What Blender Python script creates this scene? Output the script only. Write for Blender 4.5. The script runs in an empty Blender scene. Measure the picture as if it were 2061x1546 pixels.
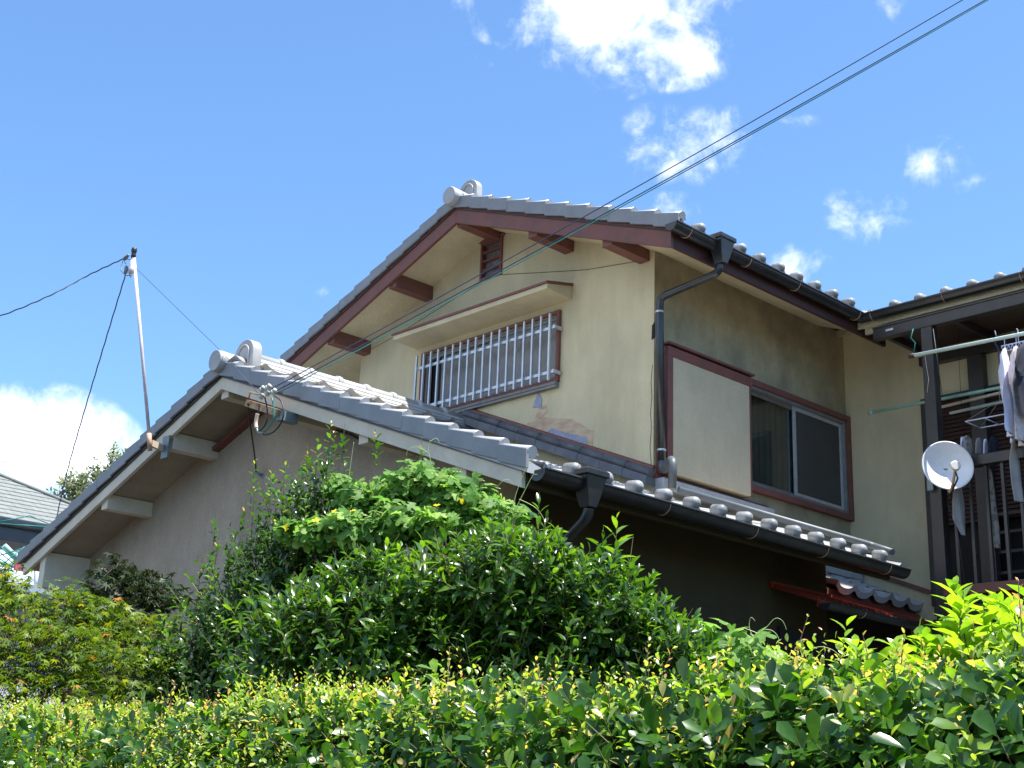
import bpy, math, random
import numpy as np
from mathutils import Vector, Matrix
S = bpy.context.scene
COL = S.collection
R_ = math.radians
V = Vector

# ------------------------------------------------------------------ camera
CAM = V((-7.616, -6.480, 1.6))
FPX = 2708.94
def _basis():
    yaw, pitch, roll = R_(46.699), R_(17.471), R_(2.2344)
    f = V((math.cos(pitch)*math.cos(yaw), math.cos(pitch)*math.sin(yaw), math.sin(pitch)))
    r = V((math.sin(yaw), -math.cos(yaw), 0)); u = r.cross(f)
    return math.cos(roll)*r + math.sin(roll)*u, -math.sin(roll)*r + math.cos(roll)*u, f
CR, CU, CF = _basis()
cd = bpy.data.cameras.new('camera'); cam = bpy.data.objects.new('camera', cd); COL.objects.link(cam)
cd.sensor_width = 36; cd.lens = 36*FPX/2061; cd.clip_start = .05; cd.clip_end = 3000
m = Matrix((CR, CU, -CF)).transposed().to_4x4(); m.translation = CAM
cam.matrix_world = m; S.camera = cam
def ray(x, y): return CF + (x-1030.5)/FPX*CR - (y-773)/FPX*CU
def at(ax, val, x, y):            # a measured image point put on a known wall plane of the building
    d = ray(x, y); return CAM + (val-CAM[ax])/d[ax]*d
def AX(v, x, y): return at(0, v, x, y)
def AY(v, x, y): return at(1, v, x, y)
def azel(x, y):
    d = ray(x, y); return math.atan2(d.y, d.x), math.atan2(d.z, math.hypot(d.x, d.y))

# ------------------------------------------------------------------ sun and sky
SUN = V((.125, -.30, 1)).normalized()
sl = bpy.data.lights.new('sun', 'SUN'); so = bpy.data.objects.new('sun', sl); COL.objects.link(so)
sl.energy = 5.0; sl.angle = R_(.5); sl.color = (1, .965, .9)
so.rotation_euler = SUN.to_track_quat('Z', 'Y').to_euler()
W = bpy.data.worlds.new('World'); S.world = W; W.use_nodes = True
nt = W.node_tree; nt.nodes.clear(); NL = nt.links
def N(t, **k):
    n = nt.nodes.new(t)
    for a, b in k.items(): setattr(n, a, b)
    return n
def mth(op, a, b=None, c=None, clamp=False):
    n = N('ShaderNodeMath', operation=op); n.use_clamp = clamp
    for i, v in enumerate((a, b, c)):
        if v is None: continue
        if isinstance(v, (int, float)): n.inputs[i].default_value = v
        else: NL.new(v, n.inputs[i])
    return n.outputs[0]
sky = N('ShaderNodeTexSky', sky_type='NISHITA'); sky.sun_disc = False
sky.sun_elevation = math.asin(SUN.z); sky.sun_rotation = math.atan2(SUN.x, SUN.y)
sky.altitude = 100; sky.air_density = 1.0; sky.dust_density = .6; sky.ozone_density = 2.0
tc = N('ShaderNodeTexCoord'); sep = N('ShaderNodeSeparateXYZ'); NL.new(tc.outputs['Generated'], sep.inputs[0])
az = mth('ARCTAN2', sep.outputs[1], sep.outputs[0]); el = mth('ARCSINE', sep.outputs[2])
def noise3(scale, det, rough, dist=0.0):
    n = N('ShaderNodeTexNoise'); n.inputs['Scale'].default_value = scale; n.inputs['Detail'].default_value = det
    n.inputs['Roughness'].default_value = rough; n.inputs['Distortion'].default_value = dist
    NL.new(tc.outputs['Generated'], n.inputs['Vector']); return n.outputs[0]
n1 = noise3(11, 9, .56, .2); n2 = noise3(34, 8, .6, .3)
clouds = [(1210, 45, 250, 110, 1.1), (1330, 95, 150, 75, .9), (1245, 140, 80, 50, .8),
          (1320, 290, 80, 70, .38), (1440, 285, 100, 62, .36), (1250, 315, 90, 22, .3), (1440, 340, 60, 35, .3),
          (1745, 455, 85, 75, .75), (1640, 530, 75, 45, .6), (1870, 335, 65, 50, .62), (1930, 370, 60, 18, .3), (1345, 425, 55, 35, .55),
          (1790, 15, 50, 30, .35), (1590, 245, 50, 14, .25), (1855, 400, 30, 14, .25), (670, 590, 30, 16, .25),
          (85, 910, 165, 112, 1.4), (-60, 900, 140, 105, 1.3), (40, 1040, 170, 110, 1.3)]
tot = None
clouds += [(None, R_(160), R_(30), R_(34), 1.6)]     # unseen cloud bank added behind the camera to brighten the gable wall
for (cx, cy, rx, ry, wgt) in clouds:
    if cx is None: a0, e0, ra, re = cy, rx*.9, ry, rx*.8
    else: a0, e0 = azel(cx, cy); ra = rx/FPX/math.cos(e0); re = ry/FPX
    dx = mth('DIVIDE', mth('WRAP', mth('SUBTRACT', az, a0), math.pi, -math.pi), ra); dy = mth('DIVIDE', mth('SUBTRACT', el, e0), re)
    dd = mth('SQRT', mth('ADD', mth('MULTIPLY', dx, dx), mth('MULTIPLY', dy, dy)))
    v = mth('MULTIPLY', mth('SUBTRACT', 1.25, dd, clamp=False), wgt)
    v = mth('MAXIMUM', v, 0)
    tot = v if tot is None else mth('MAXIMUM', tot, v)
gate = mth('MULTIPLY', tot, 8, clamp=True)
dens = mth('ADD', mth('MULTIPLY', tot, .62), mth('MULTIPLY', mth('SUBTRACT', n1, .5), 2.1))
dens = mth('ADD', dens, mth('MULTIPLY', mth('SUBTRACT', n2, .5), 1.5))
mr = N('ShaderNodeMapRange', interpolation_type='SMOOTHSTEP'); NL.new(dens, mr.inputs[0])
mr.inputs[1].default_value = .10; mr.inputs[2].default_value = 1.0
cm = mth('MULTIPLY', mr.outputs[0], gate, clamp=True)
hs = N('ShaderNodeHueSaturation'); hs.inputs['Saturation'].default_value = 1.0; hs.inputs['Value'].default_value = 1.0
tint = N('ShaderNodeMix', data_type='RGBA', blend_type='MULTIPLY'); tint.inputs[0].default_value = 1
NL.new(sky.outputs[0], tint.inputs[6]); tint.inputs[7].default_value = (.84, 1.09, 1.28, 1)
NL.new(tint.outputs[2], hs.inputs['Color'])
mx = N('ShaderNodeMix', data_type='RGBA'); NL.new(cm, mx.inputs[0]); NL.new(hs.outputs[0], mx.inputs[6])
mx.inputs[7].default_value = (9.0, 9.2, 9.6, 1)
bg = N('ShaderNodeBackground'); bg.inputs[1].default_value = .096; NL.new(mx.outputs[2], bg.inputs[0])
wo = N('ShaderNodeOutputWorld'); NL.new(bg.outputs[0], wo.inputs[0])
S.view_settings.view_transform = 'Standard'; S.view_settings.look = 'None'
S.view_settings.gamma = 1; S.view_settings.exposure = 1.15
S.cycles.max_bounces = 8; S.cycles.transparent_max_bounces = 12

# ------------------------------------------------------------------ materials
def mat(name, col, rough=.6, col2=None, nscale=8, ndet=6, bump=0, bscale=60, metal=0, spec=.5, stretch=None, lo=.35, hi=.65, speck=0, streak=0, blotch=None):
    M = bpy.data.materials.new(name); M.use_nodes = True; t = M.node_tree; b = t.nodes['Principled BSDF']
    b.inputs['Roughness'].default_value = rough; b.inputs['Metallic'].default_value = metal
    b.inputs['Specular IOR Level'].default_value = spec; b.inputs['Base Color'].default_value = (*col, 1)
    g = t.nodes.new('ShaderNodeTexCoord'); mp = t.nodes.new('ShaderNodeMapping'); t.links.new(g.outputs['Object'], mp.inputs[0])
    if stretch: mp.inputs['Scale'].default_value = stretch
    last = None
    if col2:
        n = t.nodes.new('ShaderNodeTexNoise'); n.inputs['Scale'].default_value = nscale; n.inputs['Detail'].default_value = ndet
        n.inputs['Roughness'].default_value = .65
        t.links.new(mp.outputs[0], n.inputs['Vector'])
        r = t.nodes.new('ShaderNodeMapRange'); r.inputs[1].default_value = lo; r.inputs[2].default_value = hi; t.links.new(n.outputs[0], r.inputs[0])
        x = t.nodes.new('ShaderNodeMix'); x.data_type = 'RGBA'; t.links.new(r.outputs[0], x.inputs[0])
        x.inputs[6].default_value = (*col, 1); x.inputs[7].default_value = (*col2, 1); last = x.outputs[2]
        if speck:
            n3 = t.nodes.new('ShaderNodeTexNoise'); n3.inputs['Scale'].default_value = 150; n3.inputs['Detail'].default_value = 3
            t.links.new(g.outputs['Object'], n3.inputs['Vector'])
            r3 = t.nodes.new('ShaderNodeMapRange'); r3.inputs[1].default_value = .3; r3.inputs[2].default_value = .7
            r3.inputs[3].default_value = 1-speck; r3.inputs[4].default_value = 1+speck; t.links.new(n3.outputs[0], r3.inputs[0])
            x3 = t.nodes.new('ShaderNodeVectorMath'); x3.operation = 'SCALE'; t.links.new(last, x3.inputs[0]); t.links.new(r3.outputs[0], x3.inputs['Scale'])
            last = x3.outputs[0]
        for (sc_, amt, l0, l1, dk) in ([((2.6, 2.6, .6), streak, .40, .72, (.45, .43, .40))] if streak else [])+([((1.1, 1.1, .9), blotch[0], .42, .68, blotch[1])] if blotch else []):
            m4 = t.nodes.new('ShaderNodeMapping'); m4.inputs['Scale'].default_value = sc_; t.links.new(g.outputs['Object'], m4.inputs[0])
            n4 = t.nodes.new('ShaderNodeTexNoise'); n4.inputs['Scale'].default_value = 1; n4.inputs['Detail'].default_value = 9; n4.inputs['Roughness'].default_value = .7
            t.links.new(m4.outputs[0], n4.inputs['Vector']); r4 = t.nodes.new('ShaderNodeMapRange'); r4.inputs[1].default_value = l0; r4.inputs[2].default_value = l1; r4.inputs[4].default_value = amt
            t.links.new(n4.outputs[0], r4.inputs[0]); x4 = t.nodes.new('ShaderNodeMix'); x4.data_type = 'RGBA'; x4.blend_type = 'MULTIPLY'
            t.links.new(r4.outputs[0], x4.inputs[0]); t.links.new(last, x4.inputs[6]); x4.inputs[7].default_value = (*dk, 1); last = x4.outputs[2]
        t.links.new(last, b.inputs['Base Color'])
    if bump:
        n = t.nodes.new('ShaderNodeTexNoise'); n.inputs['Scale'].default_value = bscale; n.inputs['Detail'].default_value = 5
        t.links.new(mp.outputs[0], n.inputs['Vector'])
        bp = t.nodes.new('ShaderNodeBump'); bp.inputs['Strength'].default_value = 1; bp.inputs['Distance'].default_value = bump
        t.links.new(n.outputs[0], bp.inputs['Height']); t.links.new(bp.outputs[0], b.inputs['Normal'])
    return M
M = {}
M['stucco'] = mat('yellow_stucco', (.63, .555, .36), .9, (.54, .475, .31), 2.2, 8, .003, 130, speck=.2, streak=.38)
M['stucco_side'] = mat('grimy_shaded_stucco', (.52, .44, .27), .9, (.44, .38, .24), 2.2, 8, .003, 130, speck=.2, streak=.35, blotch=(.95, (.42, .44, .44)))  # grime blotches, over a base darkened to carry the side wall's shade
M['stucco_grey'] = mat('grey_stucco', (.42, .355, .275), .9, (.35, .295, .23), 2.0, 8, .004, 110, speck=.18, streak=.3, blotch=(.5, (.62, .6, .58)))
M['stucco_panel'] = mat('pale_stucco', (.60, .50, .335), .9, (.53, .445, .30), 3, 8, .002, 150, speck=.12, streak=.25)
M['stucco_low'] = mat('shaded_ochre_stucco', (.045, .040, .016), .9, (.036, .032, .013), 3, 8, .003, 130, speck=.1)  # under-eave shade is painted in as a near-black base colour
M['wood'] = mat('red_brown_paint', (.19, .068, .052), .6, (.12, .055, .048), 6, 8, .0015, 40, stretch=(1, 1, 1), lo=.4, hi=.75, speck=.08)
M['wood_dark'] = mat('dark_brown_paint', (.06, .022, .018), .6, (.06, .022, .02), 6, 8, .001, 40)
M['wood_white'] = mat('pale_grey_paint', (.66, .60, .48), .6, (.54, .49, .40), 5, 8, .001, 40, speck=.06)
M['tile'] = mat('silver_grey_tile', (.44, .44, .445), .33, (.33, .335, .34), 5, 8, .0006, 90, spec=.6, speck=.06)
M['tile_verge'] = mat('grey_verge_tile', (.25, .255, .265), .4, (.19, .195, .205), 4, 8, .0006, 90, spec=.5, speck=.06)
M['tile_dark'] = mat('dark_grey_tile', (.085, .09, .10), .5, (.13, .135, .145), 7, 8, .0006, 90, spec=.4, speck=.06)
M['tile_end'] = mat('weathered_tile_end', (.30, .305, .305), .5, (.17, .175, .17), 9, 8, .002, 60, spec=.4, speck=.15)
M['tile_ridge'] = mat('pale_silver_tile', (.42, .41, .40), .5, (.31, .305, .30), 6, 8, .0008, 60, spec=.5, speck=.05)
M['gutter'] = mat('dark_plastic', (.014, .016, .018), .30, (.028, .031, .034), 9, 6, spec=.6)
M['pipe_grey'] = mat('weathered_plastic', (.10, .115, .125), .5, (.07, .08, .085), 9, 6)
M['alu'] = mat('aluminium', (.62, .64, .67), .38, (.5, .52, .56), 12, 5, metal=.6)
M['alu_grey'] = mat('grey_sash_metal', (.24, .24, .235), .5, (.18, .18, .18), 9, 5, metal=.3)
M['bronze'] = mat('brown_metal', (.046, .040, .038), .42, (.032, .028, .026), 9, 5)
M['bracket'] = mat('rusty_bracket', (.45, .36, .2), .6, (.3, .1, .03), 20, 6)
M['galv'] = mat('galvanised_metal', (.22, .27, .28), .5, (.14, .18, .19), 14, 6, metal=.3)
M['pole'] = mat('pinkish_galvanised_pipe', (.66, .58, .58), .45, (.5, .44, .44), 9, 6)
M['rust'] = mat('rusty_pipe', (.42, .22, .13), .7, (.5, .36, .26), 20, 6)
M['cable_black'] = mat('black_cable', (.018, .017, .02), .5)
M['cable_green'] = mat('green_cable', (.01, .20, .17), .45)
M['cable_blue'] = mat('dark_blue_cable', (.02, .03, .08), .5)
M['ceramic'] = mat('ceramic', (.6, .6, .54), .25, (.35, .34, .3), 30, 4)
M['tan_pipe'] = mat('tan_plastic', (.62, .5, .38), .5)
M['dish'] = mat('white_enamel', (.76, .76, .77), .4, (.60, .61, .62), 9, 7, lo=.45, hi=.8)
M['cream'] = mat('cream_plastic', (.62, .6, .53), .4)
M['dark'] = mat('dark_interior', (.012, .011, .011), .8)
M['redmetal'] = mat('red_sheet_metal', (.24, .035, .018), .42, (.18, .032, .018), 8, 6, spec=.5)
M['louvre'] = mat('brown_shutter', (.06, .032, .024), .5, (.045, .025, .02), 8, 5)
M['pole_green'] = mat('green_pole', (.22, .42, .33), .4, (.3, .5, .42), 12, 5)
M['pole_pale'] = mat('pale_green_pole', (.60, .70, .62), .35, (.5, .62, .56), 30, 5)
M['pole_beige'] = mat('beige_pole', (.6, .52, .4), .4)
M['cl_white'] = mat('white_cotton', (.74, .76, .90), .9, (.66, .68, .84), 6, 5, .002, 40)
M['cl_pink'] = mat('striped_cotton', (.75, .68, .66), .9, (.52, .44, .44), 30, 5, .002, 40)
M['cl_navy'] = mat('navy_cotton', (.018, .02, .035), .9, (.03, .032, .05), 6, 5)
M['cl_grey'] = mat('grey_cotton', (.25, .24, .24), .9, (.35, .33, .31), 8, 5)
M['cl_pattern'] = mat('patterned_towel', (.42, .38, .33), .9, (.22, .19, .17), 22, 3, lo=.5, hi=.55)
M['pink'] = mat('pink_plastic', (.6, .06, .16), .5)
M['patch_tan'] = mat('tan_mortar_patch', (.42, .29, .18), .9, (.58, .46, .33), 7, 8, .004, 30, stretch=(1, 1, 2.4))
M['patch_blue'] = mat('blue_grey_mortar', (.22, .26, .38), .9, (.34, .36, .42), 14, 8, .003, 60, speck=.1)
M['crack'] = mat('dark_crack', (.1, .085, .06), .9)
M['shingle'] = mat('grey_shingle', (.20, .21, .195), .9, (.15, .16, .15), 6, 6, .002, 60, speck=.08)
M['white_wall'] = mat('pale_wall', (.6, .62, .66), .8, (.5, .52, .56), 4, 6)
M['polycarb'] = mat('bluish_sheet', (.42, .47, .55), .3, (.5, .55, .62), 2, 4)
M['bark'] = mat('bark', (.12, .085, .06), .9, (.08, .06, .045), 20, 8, .01, 30)
M['soil'] = mat('garden_soil', (.05, .038, .025), .95, (.03, .025, .018), 3, 8, .02, 20)
M['asphalt'] = mat('asphalt', (.06, .06, .062), .9, (.045, .045, .047), 6, 8, .004, 120)
M['block'] = mat('concrete_block', (.30, .29, .27), .9, (.24, .23, .22), 5, 8, .004, 60)
M['screen'] = mat('insect_screen', (.060, .058, .055), .6, (.045, .044, .042), 3, 6)
def glass_mat():
    m_ = bpy.data.materials.new('window_glass'); m_.use_nodes = True; t = m_.node_tree; t.nodes.remove(t.nodes['Principled BSDF'])
    a = t.nodes.new('ShaderNodeBsdfTransparent'); a.inputs[0].default_value = (.62, .64, .62, 1); g = t.nodes.new('ShaderNodeBsdfGlossy'); g.inputs['Roughness'].default_value = .04
    x = t.nodes.new('ShaderNodeMixShader'); x.inputs[0].default_value = .10; t.links.new(a.outputs[0], x.inputs[1]); t.links.new(g.outputs[0], x.inputs[2]); t.links.new(x.outputs[0], t.nodes['Material Output'].inputs[0]); return m_
M['glass'] = glass_mat()
M['frost'] = mat('frosted_glass', (.26, .25, .235), .3, (.17, .165, .16), 2.5, 5, .001, 60)
M['curtain'] = mat('curtain_cloth', (.30, .29, .26), .9, (.38, .37, .33), 5, 5)
def mesh_mat():
    m_ = mat('wire_mesh', (.10, .10, .11), .6, (.3, .3, .33), 160, 2, lo=.45, hi=.55); return m_
M['vent_mesh'] = mesh_mat()

def leafmat(name, stops, trans, rough=.32, tw=.4, spec=.5):
    m_ = bpy.data.materials.new(name); m_.use_nodes = True; t = m_.node_tree; b = t.nodes['Principled BSDF']
    at_ = t.nodes.new('ShaderNodeAttribute'); at_.attribute_name = 'tint'
    cr = t.nodes.new('ShaderNodeValToRGB'); e = cr.color_ramp.elements
    while len(e) < len(stops): e.new(.5)
    for i, (p, c) in enumerate(stops): e[i].position = p; e[i].color = (*c, 1)
    t.links.new(at_.outputs['Fac'], cr.inputs[0])
    n = t.nodes.new('ShaderNodeTexNoise'); n.inputs['Scale'].default_value = 45; n.inputs['Detail'].default_value = 4
    g = t.nodes.new('ShaderNodeTexCoord'); t.links.new(g.outputs['Object'], n.inputs[0])
    rr = t.nodes.new('ShaderNodeMapRange'); rr.inputs[1].default_value = .3; rr.inputs[2].default_value = .7; rr.inputs[3].default_value = .75; rr.inputs[4].default_value = 1.25
    t.links.new(n.outputs[0], rr.inputs[0])
    sc = t.nodes.new('ShaderNodeVectorMath'); sc.operation = 'SCALE'; t.links.new(cr.outputs[0], sc.inputs[0]); t.links.new(rr.outputs[0], sc.inputs['Scale'])
    t.links.new(sc.outputs[0], b.inputs['Base Color']); b.inputs['Roughness'].default_value = rough
    b.inputs['Specular IOR Level'].default_value = spec
    tr = t.nodes.new('ShaderNodeBsdfTranslucent'); mu = t.nodes.new('ShaderNodeMix'); mu.data_type = 'RGBA'; mu.blend_type = 'MULTIPLY'
    mu.inputs[0].default_value = 1; t.links.new(sc.outputs[0], mu.inputs[6]); mu.inputs[7].default_value = (*trans, 1)
    mu.clamp_result = False; t.links.new(mu.outputs[2], tr.inputs[0])
    ms = t.nodes.new('ShaderNodeMixShader'); ms.inputs[0].default_value = tw
    t.links.new(b.outputs[0], ms.inputs[1]); t.links.new(tr.outputs[0], ms.inputs[2])
    t.links.new(ms.outputs[0], t.nodes['Material Output'].inputs[0])
    return m_
L = {}
L['osm'] = leafmat('glossy_dark_leaf', [(0, (.018, .050, .007)), (.6, (.048, .115, .011)), (.85, (.12, .21, .018)), (1, (.27, .36, .04))], (5.0, 5.0, 1.6), .30, .24, .5)
L['cam'] = leafmat('small_glossy_leaf', [(0, (.014, .042, .008)), (.6, (.034, .090, .011)), (.85, (.14, .26, .035)), (.93, (.32, .30, .05)), (1, (.45, .14, .05))], (4.4, 4.4, 1.8), .28, .25, .55)
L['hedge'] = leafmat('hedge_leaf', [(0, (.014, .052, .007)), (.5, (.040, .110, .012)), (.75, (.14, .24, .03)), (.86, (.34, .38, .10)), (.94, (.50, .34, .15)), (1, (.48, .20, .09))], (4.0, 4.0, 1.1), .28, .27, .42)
L['maple'] = leafmat('maple_leaf', [(0, (.022, .050, .007)), (.6, (.060, .125, .010)), (.9, (.19, .25, .022)), (1, (.34, .14, .03))], (3.0, 2.5, .8), .45, .30, .3)
L['gourd'] = leafmat('gourd_leaf', [(0, (.05, .13, .025)), (.5, (.12, .24, .05)), (1, (.28, .40, .10))], (2.4, 2.5, 1.5), .55, .4, .25)
L['broad'] = leafmat('bright_broad_leaf', [(0, (.06, .15, .015)), (.5, (.15, .28, .018)), (1, (.28, .40, .03))], (2.5, 2.5, .9), .25, .42, .5)
L['far'] = leafmat('far_leaf', [(0, (.10, .14, .06)), (1, (.22, .24, .12))], (2, 2, 1.5), .5, .35, .4)
L['yellow'] = leafmat('yellow_petal', [(0, (.8, .6, .02)), (1, (.85, .68, .04))], (1, 1, 1), .6, .3, .2)
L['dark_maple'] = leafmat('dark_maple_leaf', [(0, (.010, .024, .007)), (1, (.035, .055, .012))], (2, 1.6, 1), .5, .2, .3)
M['twig'] = mat('green_twig', (.16, .17, .06), .7, (.12, .08, .04), 12, 4)
M['tendril'] = mat('pale_green_tendril', (.35, .45, .16), .5)

# ------------------------------------------------------------------ building helpers
def wloc(o):
    p = V((0, 0, 0))
    while o is not None: p += o.location; o = o.parent
    return p
def tag(o, label=None, cat=None, group=None, kind=None):
    for k, v in (('label', label), ('category', cat), ('group', group), ('kind', kind)):
        if v: o[k] = v
    return o
def empty(name, loc, label, cat, group=None):
    o = bpy.data.objects.new(name, None); COL.objects.link(o); o.location = loc; o.empty_display_size = .2
    return tag(o, label, cat, group)
class MB:
    def __init__(s): s.v = []; s.f = []; s.sm = []
    def add(s, vs, fs, smooth=False):
        b = len(s.v); s.v += [tuple(p) for p in vs]
        for f in fs: s.f.append(tuple(b+i for i in f)); s.sm.append(smooth)
        return s
    def hexa(s, p, smooth=False):       # 8 corners: bottom loop 4, top loop 4
        return s.add(p, [(0, 3, 2, 1), (4, 5, 6, 7), (0, 1, 5, 4), (1, 2, 6, 5), (2, 3, 7, 6), (3, 0, 4, 7)], smooth)
    def box(s, lo, hi):
        (a, b, c), (d, e, f) = lo, hi
        return s.hexa([(a, b, c), (d, b, c), (d, e, c), (a, e, c), (a, b, f), (d, b, f), (d, e, f), (a, e, f)])
    def prism(s, poly, ext, smooth=False):
        n = len(poly); e = V(ext); p = [V(q) for q in poly]
        s.add(p + [q+e for q in p], [tuple(range(n))[::-1], tuple(range(n, 2*n))], False)
        b = len(s.v)-2*n
        for i in range(n): s.f.append((b+i, b+(i+1) % n, b+n+(i+1) % n, b+n+i)); s.sm.append(smooth)
        return s
    def beam(s, a, b, w, h, up=(0, 0, 1)):   # rectangular bar between two points
        a, b = V(a), V(b); d = (b-a).normalized(); sd = d.cross(V(up)).normalized()*w/2; u = sd.cross(d).normalized()*h/2
        return s.hexa([a-sd-u, b-sd-u, b+sd-u, a+sd-u, a-sd+u, b-sd+u, b+sd+u, a+sd+u])
    def tube(s, pts, r, n=8, cap=True, r2=None):
        pts = [V(p) for p in pts]; k = len(pts); rs = [r + ((r2 if r2 is not None else r)-r)*i/(k-1) for i in range(k)]
        t0 = (pts[1]-pts[0]).normalized(); ref = V((0, 0, 1)) if abs(t0.z) < .9 else V((1, 0, 0)); nrm = t0.cross(ref).normalized(); vs = []
        for i, p in enumerate(pts):
            t = ((pts[min(i+1, k-1)]-pts[max(i-1, 0)])).normalized(); nrm = (nrm - t*nrm.dot(t)).normalized(); bn = t.cross(nrm)
            for j in range(n): a = 2*math.pi*j/n; vs.append(p + (nrm*math.cos(a)+bn*math.sin(a))*rs[i])
        fs = [(i*n+j, i*n+(j+1) % n, (i+1)*n+(j+1) % n, (i+1)*n+j) for i in range(k-1) for j in range(n)]
        s.add(vs, fs, True)
        if cap: b = len(s.v)-k*n; s.f += [tuple(b+j for j in range(n))[::-1], tuple(b+(k-1)*n+j for j in range(n))]; s.sm += [False, False]
        return s
    def lathe(s, o, axis, prof, n=20, sx=1.0):    # prof: (distance along axis, radius)
        o = V(o); ax = V(axis).normalized(); ref = V((0, 0, 1)) if abs(ax.z) < .9 else V((1, 0, 0)); a1 = ax.cross(ref).normalized(); a2 = ax.cross(a1)
        vs = [o+ax*h+(a1*math.cos(2*math.pi*j/n)*sx+a2*math.sin(2*math.pi*j/n))*r for h, r in prof for j in range(n)]
        fs = [(i*n+j, i*n+(j+1) % n, (i+1)*n+(j+1) % n, (i+1)*n+j) for i in range(len(prof)-1) for j in range(n)]
        s.add(vs, fs, True); b = len(s.v)-len(prof)*n
        for q, rev in ((0, True), (len(prof)-1, False)):
            if prof[q][1] > 1e-4: f = tuple(b+q*n+j for j in range(n)); s.f.append(f[::-1] if rev else f); s.sm.append(False)
        return s
    def build(s, name, mt, parent=None, bevel=0, origin=None):
        o_ = wloc(parent) if parent is not None else (V(origin) if origin is not None else V((0, 0, 0)))
        me = bpy.data.meshes.new(name); me.from_pydata([(x-o_.x, y-o_.y, z-o_.z) for x, y, z in s.v], [], s.f)
        me.polygons.foreach_set('use_smooth', s.sm); me.materials.append(mt); me.update()
        o = bpy.data.objects.new(name, me); COL.objects.link(o)
        if parent is not None: o.parent = parent
        else: o.location = o_
        if bevel:
            b = o.modifiers.new('bevel', 'BEVEL'); b.width = bevel; b.segments = 2; b.limit_method = 'ANGLE'; b.angle_limit = R_(50)
        return o

# ------------------------------------------------------------------ ground
g = MB(); g.add([(-900, -900, 0), (900, -900, 0), (900, 900, 0), (-900, 900, 0)], [(0, 1, 2, 3)]); tag(g.build('ground', M['soil']), kind='structure')
g = MB(); g.box((-11.5, -200, -.2), (-6.4, 200, .006)); tag(g.build('road', M['asphalt']), kind='structure')

# ------------------------------------------------------------------ the house
HOUSE = empty('house', (3, 2, 0), 'two-storey stucco house with silver-grey tiled roofs, red-brown trim and a barred upstairs window', 'house')
def part(mb, name, m, bevel=0, parent=None, label=None):
    o = mb.build(name, M[m] if isinstance(m, str) else m, parent or HOUSE, bevel)
    if label: o['label'] = label
    return o

def wall(u0, u1, zb, top, holes, P, depth, brk=()):
    """wall sheet with openings; P(u,z,d) maps to the world, d goes inwards"""
    mb = MB(); us = sorted({u0, u1, *[h[0] for h in holes], *[h[1] for h in holes], *brk})
    for a, b in zip(us[:-1], us[1:]):
        m_ = (a+b)/2; hs_ = sorted([h for h in holes if h[0] <= m_ <= h[1]], key=lambda h: h[2]); z0a = z0b = zb
        for h in hs_:
            mb.add([P(a, z0a, 0), P(b, z0b, 0), P(b, h[2], 0), P(a, h[2], 0)], [(0, 1, 2, 3)]); z0a = z0b = h[3]
        mb.add([P(a, z0a, 0), P(b, z0b, 0), P(b, top(b), 0), P(a, top(a), 0)], [(0, 1, 2, 3)])
    for h in holes:
        c = [(h[0], h[2]), (h[1], h[2]), (h[1], h[3]), (h[0], h[3])]
        for i in range(4):
            p, q = c[i], c[(i+1) % 4]; mb.add([P(*p, 0), P(*q, 0), P(*q, depth), P(*p, depth)], [(0, 1, 2, 3)])
    return mb
SU = .38                     # roof pitch
UY, UW, UX1, UTOP = 1.90, 3.80, 9.0, 6.70      # upper ridge y, gable width, far end, bargeboard apex
LY, LTOP, LX0 = 2.17, 4.68, -2.50              # lower ridge y, bargeboard apex, bargeboard plane
LS = .372
def ub(y): return UTOP - SU*abs(y-UY)          # bargeboard top line, upper
def lb(y): return LTOP - LS*abs(y-LY)          # lower
# upper gable wall with openings (barred window, vent)
usof = lambda y: ub(y)-.085
WN = (1.05, 2.80, 5.00, 5.60); VT = (1.80, 2.06, 6.18, 6.53)
w = wall(0, UW, 2.5, usof, [WN, VT], lambda u, z, d: V((d, u, z)), .09, (UY,))
# side wall y=0 with window opening, the end wall and back wall
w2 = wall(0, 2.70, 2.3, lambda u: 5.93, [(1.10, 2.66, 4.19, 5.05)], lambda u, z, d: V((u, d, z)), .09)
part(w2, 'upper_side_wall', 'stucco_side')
w.add([(0, UW, 2.5), (UX1, UW, 2.5), (UX1, UW, 5.93), (0, UW, 5.93)], [(0, 1, 2, 3)])
w.add([(UX1, 0, 0), (UX1, UW, 0), (UX1, UW, 5.93), (UX1, UY, 6.6), (UX1, 0, 5.93)], [(0, 1, 2, 3, 4)])
part(w, 'upper_wall', 'stucco')
b = MB(); b.box((.25, .25, 2.5), (8.8, 3.6, 5.8)); part(b, 'room_core', 'dark')
# lower walls
LWX, LWY0, LWY1 = -2.05, -.60, 4.98
w = MB(); lsof = lambda y: lb(y)-.075
w.add([(LWX, LWY0, 0), (LWX, LWY1, 0), (LWX, LWY1, lsof(LWY1)), (LWX, LY, lsof(LY)), (LWX, LWY0, lsof(LWY0))], [(0, 1, 2, 3, 4)])
w.add([(LWX, LWY1, 0), (9, LWY1, 0), (9, LWY1, lsof(LWY1)), (LWX, LWY1, lsof(LWY1))], [(0, 1, 2, 3)])
part(w, 'lower_gable_wall', 'stucco_grey')
w = MB(); w.add([(LWX, LWY0, 0), (1.37, LWY0, 0), (1.37, LWY0, 3.6), (LWX, LWY0, 3.6)], [(0, 1, 2, 3)])
w.add([(1.37, LWY0, 0), (1.37, 0, 0), (1.37, 0, 3.9), (1.37, LWY0, 3.62)], [(0, 1, 2, 3)])
part(w, 'lower_side_wall', 'stucco_low')
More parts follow.
